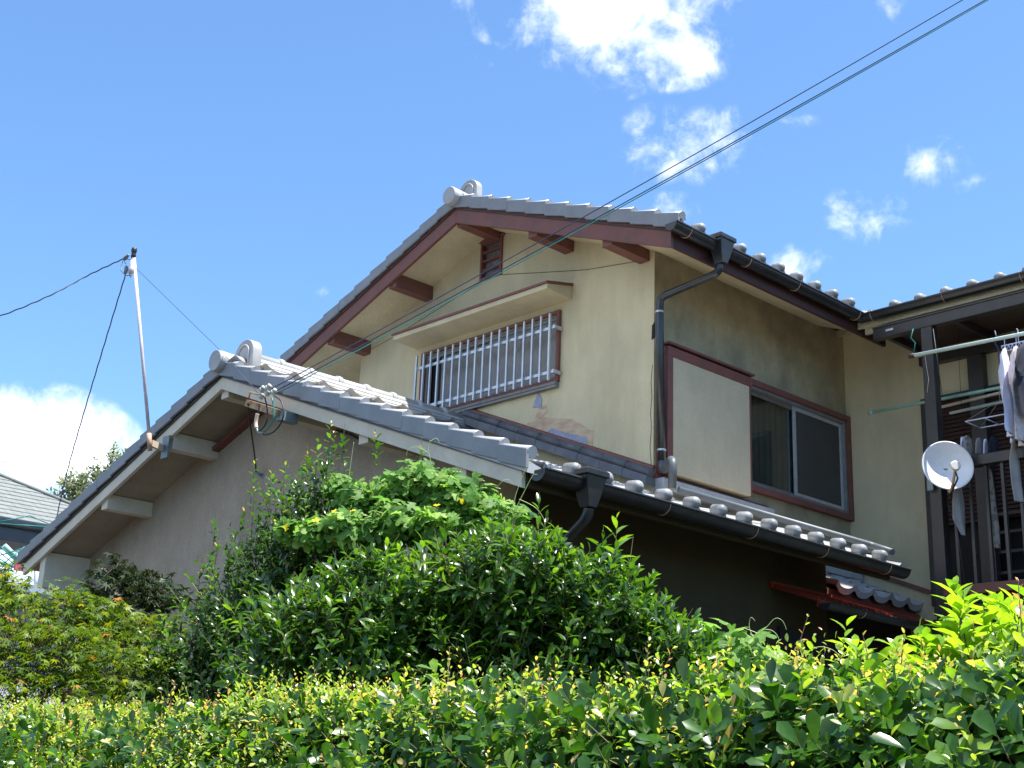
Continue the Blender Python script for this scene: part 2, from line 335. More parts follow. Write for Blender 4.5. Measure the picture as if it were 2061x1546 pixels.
# wing walls
WX = 2.70
OP = (-2.75, -.80, 3.36, 5.10)
w = wall(-6.5, 0, 0, lambda u: 5.93, [OP], lambda u, z, d: V((WX+d, u, z)), .12)
w.add([(WX, -6.5, 0), (6.3, -6.5, 0), (6.3, -6.5, 5.9), (4.5, -6.5, 6.6), (WX, -6.5, 5.93)], [(0, 1, 2, 3, 4)])
w.add([(6.3, -6.5, 0), (6.3, 0, 0), (6.3, 0, 5.9), (6.3, -6.5, 5.9)], [(0, 1, 2, 3)])
part(w, 'wing_wall', 'stucco')
b = MB(); b.box((WX+.5, -6.2, 0), (6.0, -.1, 5.7)); part(b, 'room_core', 'dark')

# ---- roofs
def tiles(name, O, U, Vv, Nn, nu, per, nv, u0=0.0, parent=None, clip=None, m='tile', seed=1, course=.235, ph=0.0, left_clip=None):
    """rows of pantiles; O eave corner, U along the eave, Vv up the slope, nu*per = width, nv courses"""
    rng = random.Random(seed); O, U, Vv, Nn = V(O), V(U).normalized(), V(Vv).normalized(), V(Nn).normalized()
    K = 14; mb = MB()
    prof = []
    for k in range(K+1):
        s = k/K
        if s < .17 or s > .83:
            q = (s if s < .5 else s-1)/.17; h = .031*math.cos(q*math.pi/2)**1.0
        else: q = (s-.17)/.66; h = -.018*math.sin(q*math.pi)**.8
        prof.append((s, h))
    for j in range(nv):
        v0, v1 = j*course, (j+1)*course+.02
        for i in range(nu):
            uc = u0+i*per
            if clip and uc+per < clip(v0): continue
            jt = rng.uniform(-.003, .003); jl = rng.uniform(-.004, .004)
            up = [(uc+s*per, h) for s, h in prof]
            if clip: up = [(max(a, clip(v0+course/2)), h) for a, h in up]
            r0 = [O+U*a+Vv*(v0+jl)+Nn*(h+.030+jt) for a, h in up]; r1 = [O+U*a+Vv*v1+Nn*(h+.004+jt) for a, h in up]
            rb = [O+U*a+Vv*(v0+jl)+Nn*(h+(-.002 if j else -.022)) for a, h in up]
            mb.add(r0+r1, [(k, k+1, K+2+k, K+1+k) for k in range(K)], True)
            mb.add(rb+r0, [(k, k+1, K+2+k, K+1+k) for k in range(K)], True)
    return part(mb, name, m, parent=parent)
def norm(U, Vv):
    n = V(U).cross(V(Vv)).normalized(); return n if n.z > 0 else -n
def ball(mb, c, out, r=.042):
    mb.lathe(V(c)-V(out)*.07, out, [(0, r*.98), (.07, r), (.078, r*.97), (.092, r*.8), (.101, r*.5), (.105, r*.2), (.106, 0)], 18)
# upper roof, slope towards -Y: eave at y=-.66
ye = -.66; T = .055
Vs = V((0, 1, SU)).normalized(); O = V((-.50, ye, ub(ye)+.018)); lenS = (UY-ye)*math.sqrt(1+SU*SU)
Vw = V((1, 0, SU)).normalized()
UR = MB(); 
nvU = int(lenS/.235)+1
# right-hand clip of the main roof at the valley: world x < 1.95+(y-ye)
def tiles_clip_max(name, O, U, Vv, nu, per, nv, maxu, **k):
    o = tiles(name, O, U, Vv, norm(U, Vv), nu, per, nv, **k)
    return o
def cut(o, lim):    # drop or clamp the part of a roof mesh past a valley line (world x,y)
    me = o.data; off = wloc(o)
    for v in me.vertices:
        p = v.co+off; q = lim(p)
        if q is not None: v.co = V(q)-off
def vmain(p):
    mx_ = 2.06+max(0, (p.y-ye)); 
    return (mx_, p.y, p.z) if p.x > mx_ else None
upper = tiles('roof', O, (1, 0, 0), Vs, norm((1, 0, 0), Vs), 20, .2545, nvU, u0=.005, seed=3)
cut(upper, vmain); upper['label'] = 'silver-grey tiled roof over the upper floor'
# far slope (towards +Y)
yl = 2*UY-ye
Vb = V((0, -1, SU)).normalized()
o = tiles('roof', (-.50, yl, ub(yl)+.03), (1, 0, 0), Vb, norm((1, 0, 0), Vb), 37, .2545, nvU, u0=.005, seed=4)
# solid roof deck under the tiles with soffit (plaster) below
def deck(mb, x0, x1, y0, y1, f, t0, t1):
    mb.hexa([(x0, y0, f(y0)+t0), (x1, y0, f(y0)+t0), (x1, y1, f(y1)+t0), (x0, y1, f(y1)+t0), (x0, y0, f(y0)+t1), (x1, y0, f(y0)+t1), (x1, y1, f(y1)+t1), (x0, y1, f(y1)+t1)])
d = MB(); deck(d, -.455, 2.3, -.535, UY, ub, -.085, 0.0); deck(d, -.455, UX1+.4, UY, yl+.08, ub, -.085, 0.0); deck(d, 2.3, UX1+.4, .2, UY, ub, -.085, 0.0)
part(d, 'soffit', 'stucco')
# wing roof, slope towards -X, eave at x=1.95
wz = ub(ye)+.018
o = tiles('roof', (2.05, -6.9, wz-.0), (0, 1, 0), Vw, norm((0, 1, 0), Vw), 37, .2365, nvU, u0=5.975-25*.2365, seed=5)
def vwing(p):
    my = ye+max(0, p.x-2.05)
    return (p.x, my, p.z) if p.y > my else None
cut(o, vwing); o['label'] = 'tiled roof over the balcony wing'; wing_roof = o
Vw2 = V((-1, 0, SU)).normalized()
o = tiles('roof', (7.05, -6.9, wz), (0, 1, 0), Vw2, norm((0, 1, 0), Vw2), 28, .2385, nvU, seed=6)
d = MB(); d.hexa([(2.03, -6.8, wz-.10), (4.5, -6.8, wz+.84), (4.5, 1.9, wz+.84), (2.03, -.54, wz-.10), (2.03, -6.8, wz-.035), (4.5, -6.8, wz+.90), (4.5, 1.9, wz+.90), (2.03, -.54, wz-.035)])
part(d, 'wing_soffit', 'stucco')
# eave balls (round-ended eave tiles)
for i in range(9):
    b = MB(); ball(b, (-.248+i*.2545, ye-.005, wz+.064), (0, -1, -.1), .040); part(b, 'eave_tile_end', 'tile_end', parent=upper)
for i in range(24):
    y = -.925-i*.2365
    b = MB(); ball(b, (2.035, y, wz+.045), (-1, 0, -.1), .046); part(b, 'eave_tile_end', 'tile_end', parent=wing_roof)

# lower roof: slope to -Y, eave y=-1.2
yle = -1.22
Vl = V((0, 1, LS-.008)).normalized(); lw = lb(yle)-.006; lenL = (LY-yle)*math.sqrt(1+LS*LS); nL = int(lenL/.235)+1
lower = tiles('roof', (-2.52, yle, lw), (1, 0, 0), Vl, norm((1, 0, 0), Vl), 15, .275, nL, u0=.115-.275+.275, seed=7)
def llim(p):
    if p.y > -.02 and p.x > .02: return (p.x, -.02, lb(-.02)+.02)
    if p.x > 1.42: return (1.42, p.y, p.z)
cut(lower, llim); lower['label'] = 'sunlit silver-grey tiled roof over the lower floor'
b = MB(); b.hexa([(-2.52, yle, lw-.02), (-2.38, yle, lw-.02), (-2.38, LY, lb(LY)), (-2.52, LY, lb(LY)), (-2.52, yle, lw+.05), (-2.38, yle, lw+.02), (-2.38, LY, lb(LY)+.04), (-2.52, LY, lb(LY)+.07)])
part(b, 'verge_bed', 'tile', parent=lower)
for i in range(13):
    b = MB(); ball(b, (-2.145+i*.275, -1.235, lw+.068), (0, -1, -.12), .040); part(b, 'eave_tile_end', 'tile_end', parent=lower)
yll = 5.30
Vl2 = V((0, -1, LS)).normalized(); lw2 = lb(yll)+.002
o = tiles('roof', (-2.52, yll, lw2), (1, 0, 0), Vl2, norm((1, 0, 0), Vl2), 26, .275, nL-1, seed=8)
d = MB(); deck(d, -2.475, 1.36, -1.12, LY, lb, -.075, 0.0); deck(d, -2.475, 4.5, LY, yll-.08, lb, -.075, 0.0)
# keep the deck out of the upper room: it simply runs under the floor there
part(d, 'lower_soffit', 'stucco_grey')
# verge tiles: stepped grey plates along each gable edge
def verge(mb, x, y0, y1, f, hgt, drop, course=.235, th=.022, seed=1):
    """stepped plates from the eave y0 up to the ridge y1"""
    rl = verge.roll; n = int(abs(y1-y0)/(course*.935)); sgn = 1 if y1 > y0 else -1; st = abs(y1-y0)/n; rg = random.Random(seed)
    for i in range(n):
        a = y0+sgn*i*st; c = y0+sgn*(i+1)*st+sgn*.012; j = rg.uniform(-.003, .003); k = .024
        za, zc = f(a), f(c)
        # plate (side) and the rounded top strip
        x0, x1 = x-th+j, x
        mb.hexa([(x0, a, za-drop+.01), (x1, a, za-drop+.01), (x1, c, zc-drop-.004), (x0, c, zc-drop-.004), (x0, a, za+hgt+k), (x1, a, za+hgt+k), (x1, c, zc+hgt), (x0, c, zc+hgt)])
        rl.tube([(x+.022, a-sgn*.004, za+hgt+k-.016), (x+.022, c, zc+hgt-.020)], .037, 12, r2=.031)
        mb.hexa([(x-.004, a, za+hgt+k-.022), (x+.075, a, za+hgt+k-.034), (x+.075, c, zc+hgt-.04), (x-.004, c, zc+hgt-.022), (x-.004, a, za+hgt+k+.004), (x+.075, a, za+hgt+k-.016), (x+.075, c, zc+hgt-.024), (x-.004, c, zc+hgt+.002)])
verge.roll = MB(); b = MB(); verge(b, -.50, ye-.01, UY, ub, .094, .008, seed=1); verge(b, -.50, yl, UY, ub, .09, .005, seed=2); part(b, 'verge_tiles', 'tile_verge', .004)
part(verge.roll, 'verge_roll', 'tile'); verge.roll = MB(); b = MB(); verge(b, -2.515, yle-.01, LY, lb, .088, .012, seed=3); verge(b, -2.515, yll, LY, lb, .084, .008, seed=4); part(b, 'verge_tiles', 'tile_verge', .004)

part(verge.roll, 'verge_roll', 'tile')

# ridges
def ridge(axis, P0, P1, zb, capr, layers, seg, first, endx, name='ridge'):
    """ridge along X from x0 to x1 at y; stacked flat tiles with round caps"""
    (x0, y), x1 = P0, P1
    b = MB(); w_ = .24; z = zb-.03
    for i in range(layers):
        w_ = .25-.028*i; b.hexa([(x0, y-w_/2, z), (x1, y-w_/2, z), (x1, y+w_/2, z), (x0, y+w_/2, z), (x0, y-w_/2+.016, z+.030), (x1, y-w_/2+.016, z+.030), (x1, y+w_/2-.016, z+.030), (x0, y+w_/2-.016, z+.030)]); z += .032
    o = part(b, name, 'tile_ridge', .003)
    c = MB(); x = x0
    k = 0; xs = first
    c.lathe((x0, y, z+.002), (1, 0, 0), [(0, capr), (x1-x0, capr)], 20)
    part(c, 'round_cap', 'tile_ridge', parent=o)
    x = xs
    while x < x1-.05:
        c = MB(); c.lathe((x, y, z+.002), (1, 0, 0), [(-.03, capr+.001), (-.024, capr+.012), (0, capr+.014), (.016, capr+.011), (.022, capr+.001)], 20)
        part(c, 'cap_collar', 'tile_ridge', parent=o); x += seg
    return o, z
def onigawara(x, y, zb, w_, h, th):
    """arched ridge-end tile with a sunken arch and raised rim"""
    b = MB(); pts = []; n = 14; r = w_/2
    pts.append((y+r*1.06, zb)); 
    for i in range(n+1):
        a = math.pi*i/n; pts.append((y+r*math.cos(a), zb+h-r*.85+r*.85*math.sin(a)))
    pts.append((y-r*1.06, zb))
    b.prism([(x, p, q) for p, q in pts], (th, 0, 0), True)
    o = part(b, 'ridge_end_tile', 'tile_ridge', .006)
    inner = [(y+(p-y)*.62, zb+.02+(q-zb)*.76) for p, q in pts]
    b = MB(); rim = [V((x-.004, p, q)) for p, q in inner[:1]+inner[1:]]
    b.tube(rim, .008, 6); part(b, 'arch_moulding', 'tile', parent=o)
    return o
rd, zt = ridge(0, (-.30, UY), UX1+.3, UTOP+.07, .052, 3, .30, .02, 0)
onigawara(-.36, UY, UTOP+.03, .235, .275, .07)
b = MB(); b.lathe((-.585, UY, UTOP+.075), (1, 0, 0), [(0, .078), (.008, .084), (.26, .076)], 26); part(b, 'verge_cap', 'tile_ridge')
rd2, zt2 = ridge(0, (-2.28, LY-.01), .0, LTOP+.075, .052, 4, .285, -2.0, 0)
onigawara(-2.34, LY-.01, LTOP+.03, .25, .285, .085)
b = MB(); b.lathe((-2.585, LY, LTOP+.085), (1, 0, 0), [(0, .080), (.008, .086), (.27, .078)], 26); part(b, 'verge_cap', 'tile_ridge')
onigawara(-1.35, 3.35, lb(3.35)+.03, .19, .52, .10)

# bargeboards, mitred at the apex
def barge(x, y0, yr, y1, f, depth, m, th=.032):
    for a in (y0, y1):
        b = MB(); b.prism([(x, a, f(a)-depth), (x, yr, f(yr)-depth), (x, yr, f(yr)-.002), (x, a, f(a)-.002)], (th, 0, 0))
        part(b, 'bargeboard', m, .003)
        b = MB(); s_ = -1 if a < yr else 1
        b.prism([(x-.012, a, f(a)-.03), (x-.012, yr, f(yr)-.03), (x-.012, yr, f(yr)-.001), (x-.012, a, f(a)-.001)], (.011, 0, 0))
        part(b, 'barge_trim', 'wood_dark' if m == 'wood' else 'bronze', .0)
barge(-.485, -.572, UY, yl-.06, ub, .160, 'wood')
barge(-2.50, -1.16, LY, yll-.08, lb, .125, 'wood_white')
# purlins
for i, y in enumerate((.10, .945, 1.86, 2.79, 3.70)):
    b = MB(); h0 = usof(y)-.115 if i != 2 else usof(y)-.09
    b.box((-.45, y-.05, h0 if i != 0 and i != 4 else h0-.0), (.0, y+.055, usof(y)+.02)); part(b, 'purlin', 'wood', .003)
for i, y in enumerate((-.60, .38, 1.25, 2.16, 2.91, 3.89, 4.91)):
    b = MB(); hh = (.30, .105, .12, .115, .125, .115, .30)[i]
    b.box((-2.468, y-.05, lsof(y)-hh), (LWX, y+.05, lsof(y)+.01)); part(b, 'purlin', 'wood_white', .003)
b = MB(); b.beam((LWX-.022, 2.15, lsof(2.15)-.07), (LWX-.022, 2.95, lsof(2.95)-.07), .03, .09, (1, 0, 0)); part(b, 'wall_trim', 'wood')
# eave fascias
b = MB(); b.box((-.453, -.572, 5.615), (2.48, -.54, 5.757)); part(b, 'fascia', 'wood_dark', .003)
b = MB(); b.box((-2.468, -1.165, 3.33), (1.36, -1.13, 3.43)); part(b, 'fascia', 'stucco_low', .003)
b = MB(); b.box((2.06, -6.7, 5.60), (2.09, -.62, 5.75)); part(b, 'fascia', 'stucco', .003)
# gutters
def gutter(p0, p1, out, r, brk, name='gutter'):
    p0, p1, out = V(p0), V(p1), V(out); mb = MB(); n = 12; th = .004
    prof = [(-math.cos(math.pi*i/n)*r, -math.sin(math.pi*i/n)*r*1.05) for i in range(n+1)] 
    prof = [(-r-.006, .004)]+prof+[(r+.008, .006), (r+.008, -.008), (r, -.008)]
    pin = [(a*.93, c*.93+.0) for a, c in prof[1:-3]]
    ring = prof[:]+pin[::-1]; k = len(ring)
    vs = [p+out*a+V((0, 0, c)) for p in (p0, p1) for a, c in ring]
    mb.add(vs, [(i, (i+1) % k, k+(i+1) % k, k+i) for i in range(k)], True)
    for p in (p0, p1):
        c_ = [p+out*a+V((0, 0, c)) for a, c in prof[1:-3]]; mb.add(c_, [tuple(range(len(c_)))])
    o = part(mb, name, 'gutter')
    d_ = (p1-p0)
    for t in brk:
        c = MB(); q = p0+d_*t
        c.tube([q+out*(a*1.05)+V((0, 0, cc*1.05)) for a, cc in prof[1:-2]], .0035, 5); c.tube([q+out*(r+.004)+V((0, 0, .004)), q-out*r+V((0, 0, .012))], .003, 5)
        part(c, 'gutter_bracket', 'rust', parent=o)
    return o
gutter((-.565, -.635, 5.755), (1.965, -.635, 5.745), (0, -1, 0), .056, (.07, .36, .62, .97))
gutter((1.99, -.63, 5.738), (1.99, -6.7, 5.752), (-1, 0, 0), .056, (.02, .13, .24, .37, .5))
gutter((-2.46, -1.245, 3.415), (1.42, -1.245, 3.405), (0, -1, 0), .062, (.10, .28, .51, .72, .93))
# hoppers and downpipes
def hopper(c, w_, h, name='rainwater_head'):
    x, y, z = c; b = MB()
    def rg(z_, a, bb): return [(x-a, y-bb, z_), (x+a, y-bb, z_), (x+a, y+bb, z_), (x-a, y+bb, z_)]
    lv = [rg(z-h, w_*.32, w_*.32), rg(z-h*.70, w_*.5, w_*.42), rg(z-.02, w_*.78, w_*.62), rg(z-.02, w_*.9, w_*.72), rg(z+.012, w_*.9, w_*.72), rg(z+.022, w_*.80, w_*.62)]
    vs = [p for l in lv for p in l]; fs = [(i*4+j, i*4+(j+1) % 4, i*4+4+(j+1) % 4, i*4+4+j) for i in range(5) for j in range(4)]+[(3, 2, 1, 0), (20, 21, 22, 23)]
    b.add(vs, fs); return part(b, name, 'gutter', .008)
hopper((-.005, -.665, 5.795), .108, .20)
hopper((-2.07, -1.275, 3.46), .108, .20)
def bend(pts, r, k=5):    # polyline with rounded corners
    P = [V(p) for p in pts]; out = [P[0]]
    for a, b_, c in zip(P[:-2], P[1:-1], P[2:]):
        d1, d2 = (a-b_).normalized()*r, (c-b_).normalized()*r
        for i in range(k+1):
            t = i/k; out.append((b_+d1)*(1-t)**2+b_*2*t*(1-t)+(b_+d2)*t*t)
    return out+[P[-1]]
b = MB(); b.tube(bend([(-.01, -.65, 5.61), (-.01, -.65, 5.53), (-.03, -.085, 5.46), (-.035, -.085, 5.3), (.0, -.085, 4.12)], .05), .031, 14)
dp = part(b, 'downpipe', 'gutter')
for z in (5.33, 4.22):
    b = MB(); b.lathe((-.034+.03*(5.33-z)/1.1, -.085, z), (0, 0, 1), [(0, .032), (.001, .036), (.016, .036), (.017, .032)], 14); part(b, 'pipe_clip', 'alu', parent=dp)
b = MB(); b.tube(bend([(.0, -.085, 4.14), (.0, -.10, 4.06), (-.04, -.20, 4.13), (-.13, -.30, 4.08), (-.14, -.30, 3.87)], .04), .032, 14); part(b, 'downpipe', 'pipe_grey', label='weathered grey pipe elbow on the lower roof')
q0 = V((-.14, -.36, 3.86)); q1 = AY(-1.06, 1757, 1098)
b = MB(); b.tube(bend([q0, q1, V((q1.x-.08, -1.27, q1.z-.085))], .05), .024, 12); part(b, 'downpipe', 'pipe_grey', label='grey pipe lying on the tiles with its end over the gutter')
b = MB(); b.tube(bend([(-2.06, -1.27, 3.26), (-2.06, -1.26, 3.21), (-2.0, -.72, 2.90), (-2.0, -.68, 2.7), (-2.0, -.68, .1)], .05), .034, 14); part(b, 'downpipe', 'gutter')

# flashing on the gable wall along the lower roof
b = MB(); f0, f1 = V((0, 2.15, 4.955)), V((0, -.02, 4.085))
b.hexa([(-.035, f1.y, f1.z), (0.002, f1.y, f1.z), (0.002, f0.y, f0.z), (-.035, f0.y, f0.z), (-.03, f1.y, f1.z+.022), (0.002, f1.y, f1.z+.034), (0.002, f0.y, f0.z+.034), (-.03, f0.y, f0.z+.022)])
part(b, 'flashing', 'wood')
b = MB(); 
for i in range(9):
    t0, t1 = i/9, (i+.985)/9; a, c = f1.lerp(f0, t0), f1.lerp(f0, t1); jj = .004*(i % 2)
    b.tube([(-.045, a.y, a.z-.036+jj), (-.045, c.y, c.z-.036+jj)], .036, 12)
    b.hexa([(-.12, a.y, a.z-.13), (0, a.y, a.z-.13), (0, c.y, c.z-.13), (-.12, c.y, c.z-.13), (-.10, a.y, a.z-.062+jj), (0, a.y, a.z-.062+jj), (0, c.y, c.z-.062), (-.10, c.y, c.z-.062)])
part(b, 'wall_ridge_tiles', 'tile_dark')
b = MB(); b.box((0.0, -.10, 3.93), (1.42, .0, 4.02)); part(b, 'wall_ridge_tiles', 'tile', .006)
b = MB(); b.box((0.0, -.035, 4.02), (1.42, .0, 4.055)); part(b, 'flashing', 'wood')

# hood over the barred window
HY0, HY1 = .905, 2.925
b = MB(); b.prism([(0.002, HY0, 5.70), (-.30, HY0, 5.715), (-.30, HY0, 5.760), (0.002, HY0, 5.825)], (0, HY1-HY0, 0)); hood = part(b, 'window_hood', 'stucco', .003)
b = MB(); b.prism([(0.002, HY0-.012, 5.825), (-.315, HY0-.012, 5.758), (-.315, HY0-.012, 5.778), (0.002, HY0-.012, 5.847)], (0, HY1-HY0+.024, 0)); part(b, 'hood_cap', 'wood', parent=hood)

# barred window
WI = MB(); y0, y1, z0, z1 = WN
def frame4(mb, P, u0, u1, z0, z1, w_, d0, d1):
    def bx_(a, b_, c, d): 
        p = [P(a, c, d0), P(b_, c, d0), P(b_, c, d1), P(a, c, d1), P(a, d, d0), P(b_, d, d0), P(b_, d, d1), P(a, d, d1)]; mb.hexa(p)
    bx_(u0, u1, z0, z0+w_); bx_(u0, u1, z1-w_, z1); bx_(u0, u0+w_, z0+w_, z1-w_); bx_(u1-w_, u1, z0+w_, z1-w_)
PG = lambda u, z, d: V((d, u, z)); PS = lambda u, z, d: V((u, d, z))
frame4(WI, PG, y0-.028, y1+.028, z0-.0, z1+.034, .03, -.030, .02)
win = part(WI, 'barred_window', 'wood', .002)
b = MB(); frame4(b, PG, y0+.003, y1-.003, z0+.003, z1-.003, .035, .01, .06); b.box((-.045, y0-.02, z0-.052), (.03, y1+.02, z0-.001)); b.box((-.055, y0-.022, z0-.03), (-.045, y1+.02, z0-.018)); part(b, 'sash_frame', 'alu_grey', .002, win)
mid = (y0+y1)/2
for k, (a, c, dd) in enumerate(((y0+.035, mid+.02, .028), (mid-.02, y1-.20, .045))):
    b = MB(); frame4(b, PG, a, c, z0+.038, z1-.038, .03, dd-.008, dd+.01); part(b, 'sash', 'alu_grey', .001, win)
    b = MB(); b.box((dd-.001, a+.03, z0+.068), (dd+.003, c-.03, z1-.068)); part(b, 'pane', 'frost', parent=win)
b = MB(); b.box((.075, y1-.24, z0), (.085, y1, z1)); b.box((.085, y0, z0), (.088, y1, z1)); part(b, 'dark_gap', 'dark', parent=win)
bx0 = AX(-.10, 1107.8, 630.4); bx1 = AX(-.10, 839.9, 717.6); zt_ = (bx0.z+bx1.z)/2; zb_ = AX(-.10, 1103.6, 765.5).z
ra_ = AX(-.09, 1117.6, 654.3).z; rb_ = AX(-.09, 1117.6, 742.9).z
for z in (ra_-.012, rb_-.012):
    b = MB(); b.box((-.092, bx0.y-.035, z-.014), (-.074, bx1.y+.03, z+.014)); part(b, 'grille_rail', 'alu', .002, win)
    b = MB(); b.box((-.10, bx0.y-.055, z-.016), (-.01, bx0.y-.035, z+.016)); part(b, 'grille_bracket', 'alu', .002, win)
for i in range(18):
    y = bx0.y+(bx1.y-bx0.y)*i/17
    b = MB(); b.box((-.112, y-.009, zb_), (-.093, y+.009, zt_)); part(b, 'bar', 'alu', .002, win)
# gable vent
b = MB(); y0, y1, z0, z1 = VT
frame4(b, PG, y0-.012, y1+.012, z0-.012, z1+.012, .024, -.02, .03); b.box((-.032, y0-.035, z1+.012), (.0, y1+.035, z1+.028))
vent = part(b, 'vent', 'wood', .002)
for i in range(3):
    z = z0+(z1-z0)*(i+1)/4; c = MB(); c.box((-.012, y0+.012, z-.009), (.02, y1-.012, z+.009)); part(c, 'slat', 'wood', .001, vent)
c = MB(); c.box((.035, y0, z0), (.04, y1, z1)); part(c, 'mesh', 'vent_mesh', parent=vent)

# plaster patch, crack and hole on the gable wall (thin real layers on the wall)
def blob(mb, pts, x0, x1, seed=0, n=4, jit=.012):
    rg = random.Random(seed); P = []
    for i in range(len(pts)):
        a, c = V((0, *pts[i])), V((0, *pts[(i+1) % len(pts)]))
        for k in range(n): q = a.lerp(c, k/n); P.append((x0, q.y+rg.uniform(-jit, jit), q.z+rg.uniform(-jit, jit)))
    mb.prism(P, (x1-x0, 0, 0))
def pxp(l): return [tuple(AX(-.004, *p)[1:]) for p in l]
b = MB(); blob(b, pxp([(1040, 858), (1075, 848), (1085, 818), (1100, 815), (1102, 830), (1090, 838), (1150, 845), (1195, 868), (1192, 908), (1150, 893), (1100, 876), (1060, 866)]), -.004, .001, 3, 4, .006); part(b, 'plaster_patch', 'patch_tan')
b = MB(); blob(b, pxp([(1072, 820), (1083, 789), (1090, 800), (1091, 821)]), -.007, .001, 4, 3, .003); part(b, 'plaster_patch', 'patch_blue', label='small blue-grey mortar patch below the barred window')
b = MB(); blob(b, pxp([(1098, 875), (1110, 862), (1150, 873), (1182, 882), (1180, 906), (1140, 893)]), -.007, .001, 5, 3, .004); part(b, 'plaster_patch', 'patch_blue')
b = MB(); cp = [AX(-.003, *p) for p in ((1313, 735), (1310, 770), (1312, 800), (1309, 830), (1311, 860), (1308, 900), (1311, 940))]; b.tube(cp, .0022, 4); part(b, 'crack', 'crack')
b = MB(); cp = [AX(-.003, *p) for p in ((1290, 525), (1180, 543), (1080, 549), (1005, 553))]; b.tube(cp, .0025, 4); cp = [AX(-.003, *p) for p in ((980, 560), (900, 610), (790, 680), (730, 712))]; b.tube(cp, .0022, 4); part(b, 'wall_seam', 'crack')
b = MB(); blob(b, pxp([(1313, 655), (1317, 648), (1318, 680), (1312, 683)]), -.006, .001, 6, 3, .004); part(b, 'broken_corner', 'dark')

# shutter box and sliding window on the side wall
SB = MB(); SB.box((.10, -.105, 4.07), (1.09, .002, 5.0)); box = part(SB, 'shutter_box', 'stucco_panel', .004)
b = MB(); b.box((.035, -.112, 4.06), (.10, .002, 5.02)); b.hexa([(.03, -.115, 5.0), (1.12, -.115, 5.0), (1.12, .0, 5.0), (.03, .0, 5.0), (.03, -.125, 5.07), (1.12, -.125, 5.07), (1.12, .0, 5.09), (.03, .0, 5.09)])
b.box((.03, -.135, 5.092), (1.135, .0, 5.108)); b.box((1.09, -.11, 4.07), (1.105, .0, 5.0)); part(b, 'box_trim', 'wood', .002, box)
sw = MB(); frame4(sw, PS, 1.108, 2.695, 4.145, 5.11, .05, -.05, .02); swin = part(sw, 'sliding_window', 'wood', .002)
b = MB(); frame4(b, PS, 1.16, 2.64, 4.196, 5.058, .028, -.03, .05); part(b, 'sash_frame', 'alu_grey', .002, swin)
b = MB(); frame4(b, PS, 1.19, 1.92, 4.226, 5.03, .028, .02, .035); part(b, 'sash', 'alu_grey', .001, swin)
b = MB(); frame4(b, PS, 1.86, 2.61, 4.226, 5.03, .034, -.005, .012); part(b, 'sash', 'alu', .001, swin)
b = MB(); b.box((1.21, .028, 4.25), (1.90, .03, 5.0)); part(b, 'pane', 'glass', parent=swin, label='dark glass pane with a curtain behind')
b = MB(); b.box((1.89, .004, 4.26), (2.58, .006, 5.0)); part(b, 'pane', 'screen', parent=swin)
b = MB(); n = 50; vs = []
for i in range(n+1):
    x = 1.19+.75*i/n; yy = .075+.014*math.sin(i*1.1)+.008*math.sin(i*2.3)
    vs += [(x, yy, 4.2), (x, yy, 5.05)]
b.add(vs, [(2*i, 2*i+2, 2*i+3, 2*i+1) for i in range(n)], True); part(b, 'curtain', 'curtain', parent=swin)

# small tiled pent roof beside the lower wall and red sheet-metal awning below
PT = lambda y: 3.50+.40*(y+.28)
Vp = V((0, 1, .40)).normalized()
o = tiles('roof', (1.38, -.66, PT(-.66)-.02), (1, 0, 0), Vp, norm((1, 0, 0), Vp), 5, .262, 3, u0=.03, seed=9, m='tile'); o['label'] = 'small tiled pent roof between the lower wall and the wing'
b = MB(); b.hexa([(1.38, -.60, PT(-.6)-.14), (2.7, -.60, PT(-.6)-.14), (2.7, 0, PT(0)-.14), (1.38, 0, PT(0)-.14), (1.38, -.6, PT(-.6)-.045), (2.7, -.6, PT(-.6)-.045), (2.7, 0, PT(0)-.045), (1.38, 0, PT(0)-.045)]); part(b, 'pent_deck', 'wood')
b = MB(); b.hexa([(2.66, -.78, 3.43), (2.70, -.78, 3.43), (2.70, 0, 3.73), (2.66, 0, 3.73), (2.66, -.78, 3.46), (2.70, -.78, 3.46), (2.70, 0, 3.77), (2.66, 0, 3.77)]); part(b, 'flashing', 'wood')
b = MB(); b.box((1.42, -.13, 3.60), (2.66, 0.001, 3.70)); part(b, 'wall_ridge_tiles', 'tile', .006)
b = MB(); x = .62; n = 0; AZ0, AZ1 = 3.235, 3.10
for i in range(34):
    xa = .62+i*.075; 
    b.hexa([(xa, -1.02, AZ1-.01), (xa+.073, -1.02, AZ1-.01), (xa+.073, -.61, AZ0-.01), (xa, -.61, AZ0-.01), (xa, -1.02, AZ1), (xa+.073, -1.02, AZ1), (xa+.073, -.61, AZ0), (xa, -.61, AZ0)])
    b.hexa([(xa, -1.025, AZ1), (xa+.016, -1.025, AZ1), (xa+.016, -.61, AZ0), (xa, -.61, AZ0), (xa+.003, -1.025, AZ1+.022), (xa+.013, -1.025, AZ1+.022), (xa+.013, -.61, AZ0+.022), (xa+.003, -.61, AZ0+.022)])
b.box((.60, -.635, AZ0-.01), (3.1, -.60, AZ0+.035)); b.box((.6, -1.035, AZ1-.05), (3.17, -1.02, AZ1+.004))
aw = part(b, 'awning', 'redmetal', label='red sheet-metal awning')
gutter((.60, -1.085, AZ1-.03), (2.15, -1.085, AZ1-.035), (0, -1, 0), .045, (.3, .8))
b = MB(); b.box((.7, -.63, .0), (1.3, -.603, 2.95)); b.box((1.40, -.55, 0), (2.69, -.5, 3.2)); part(b, 'porch_back', 'dark')

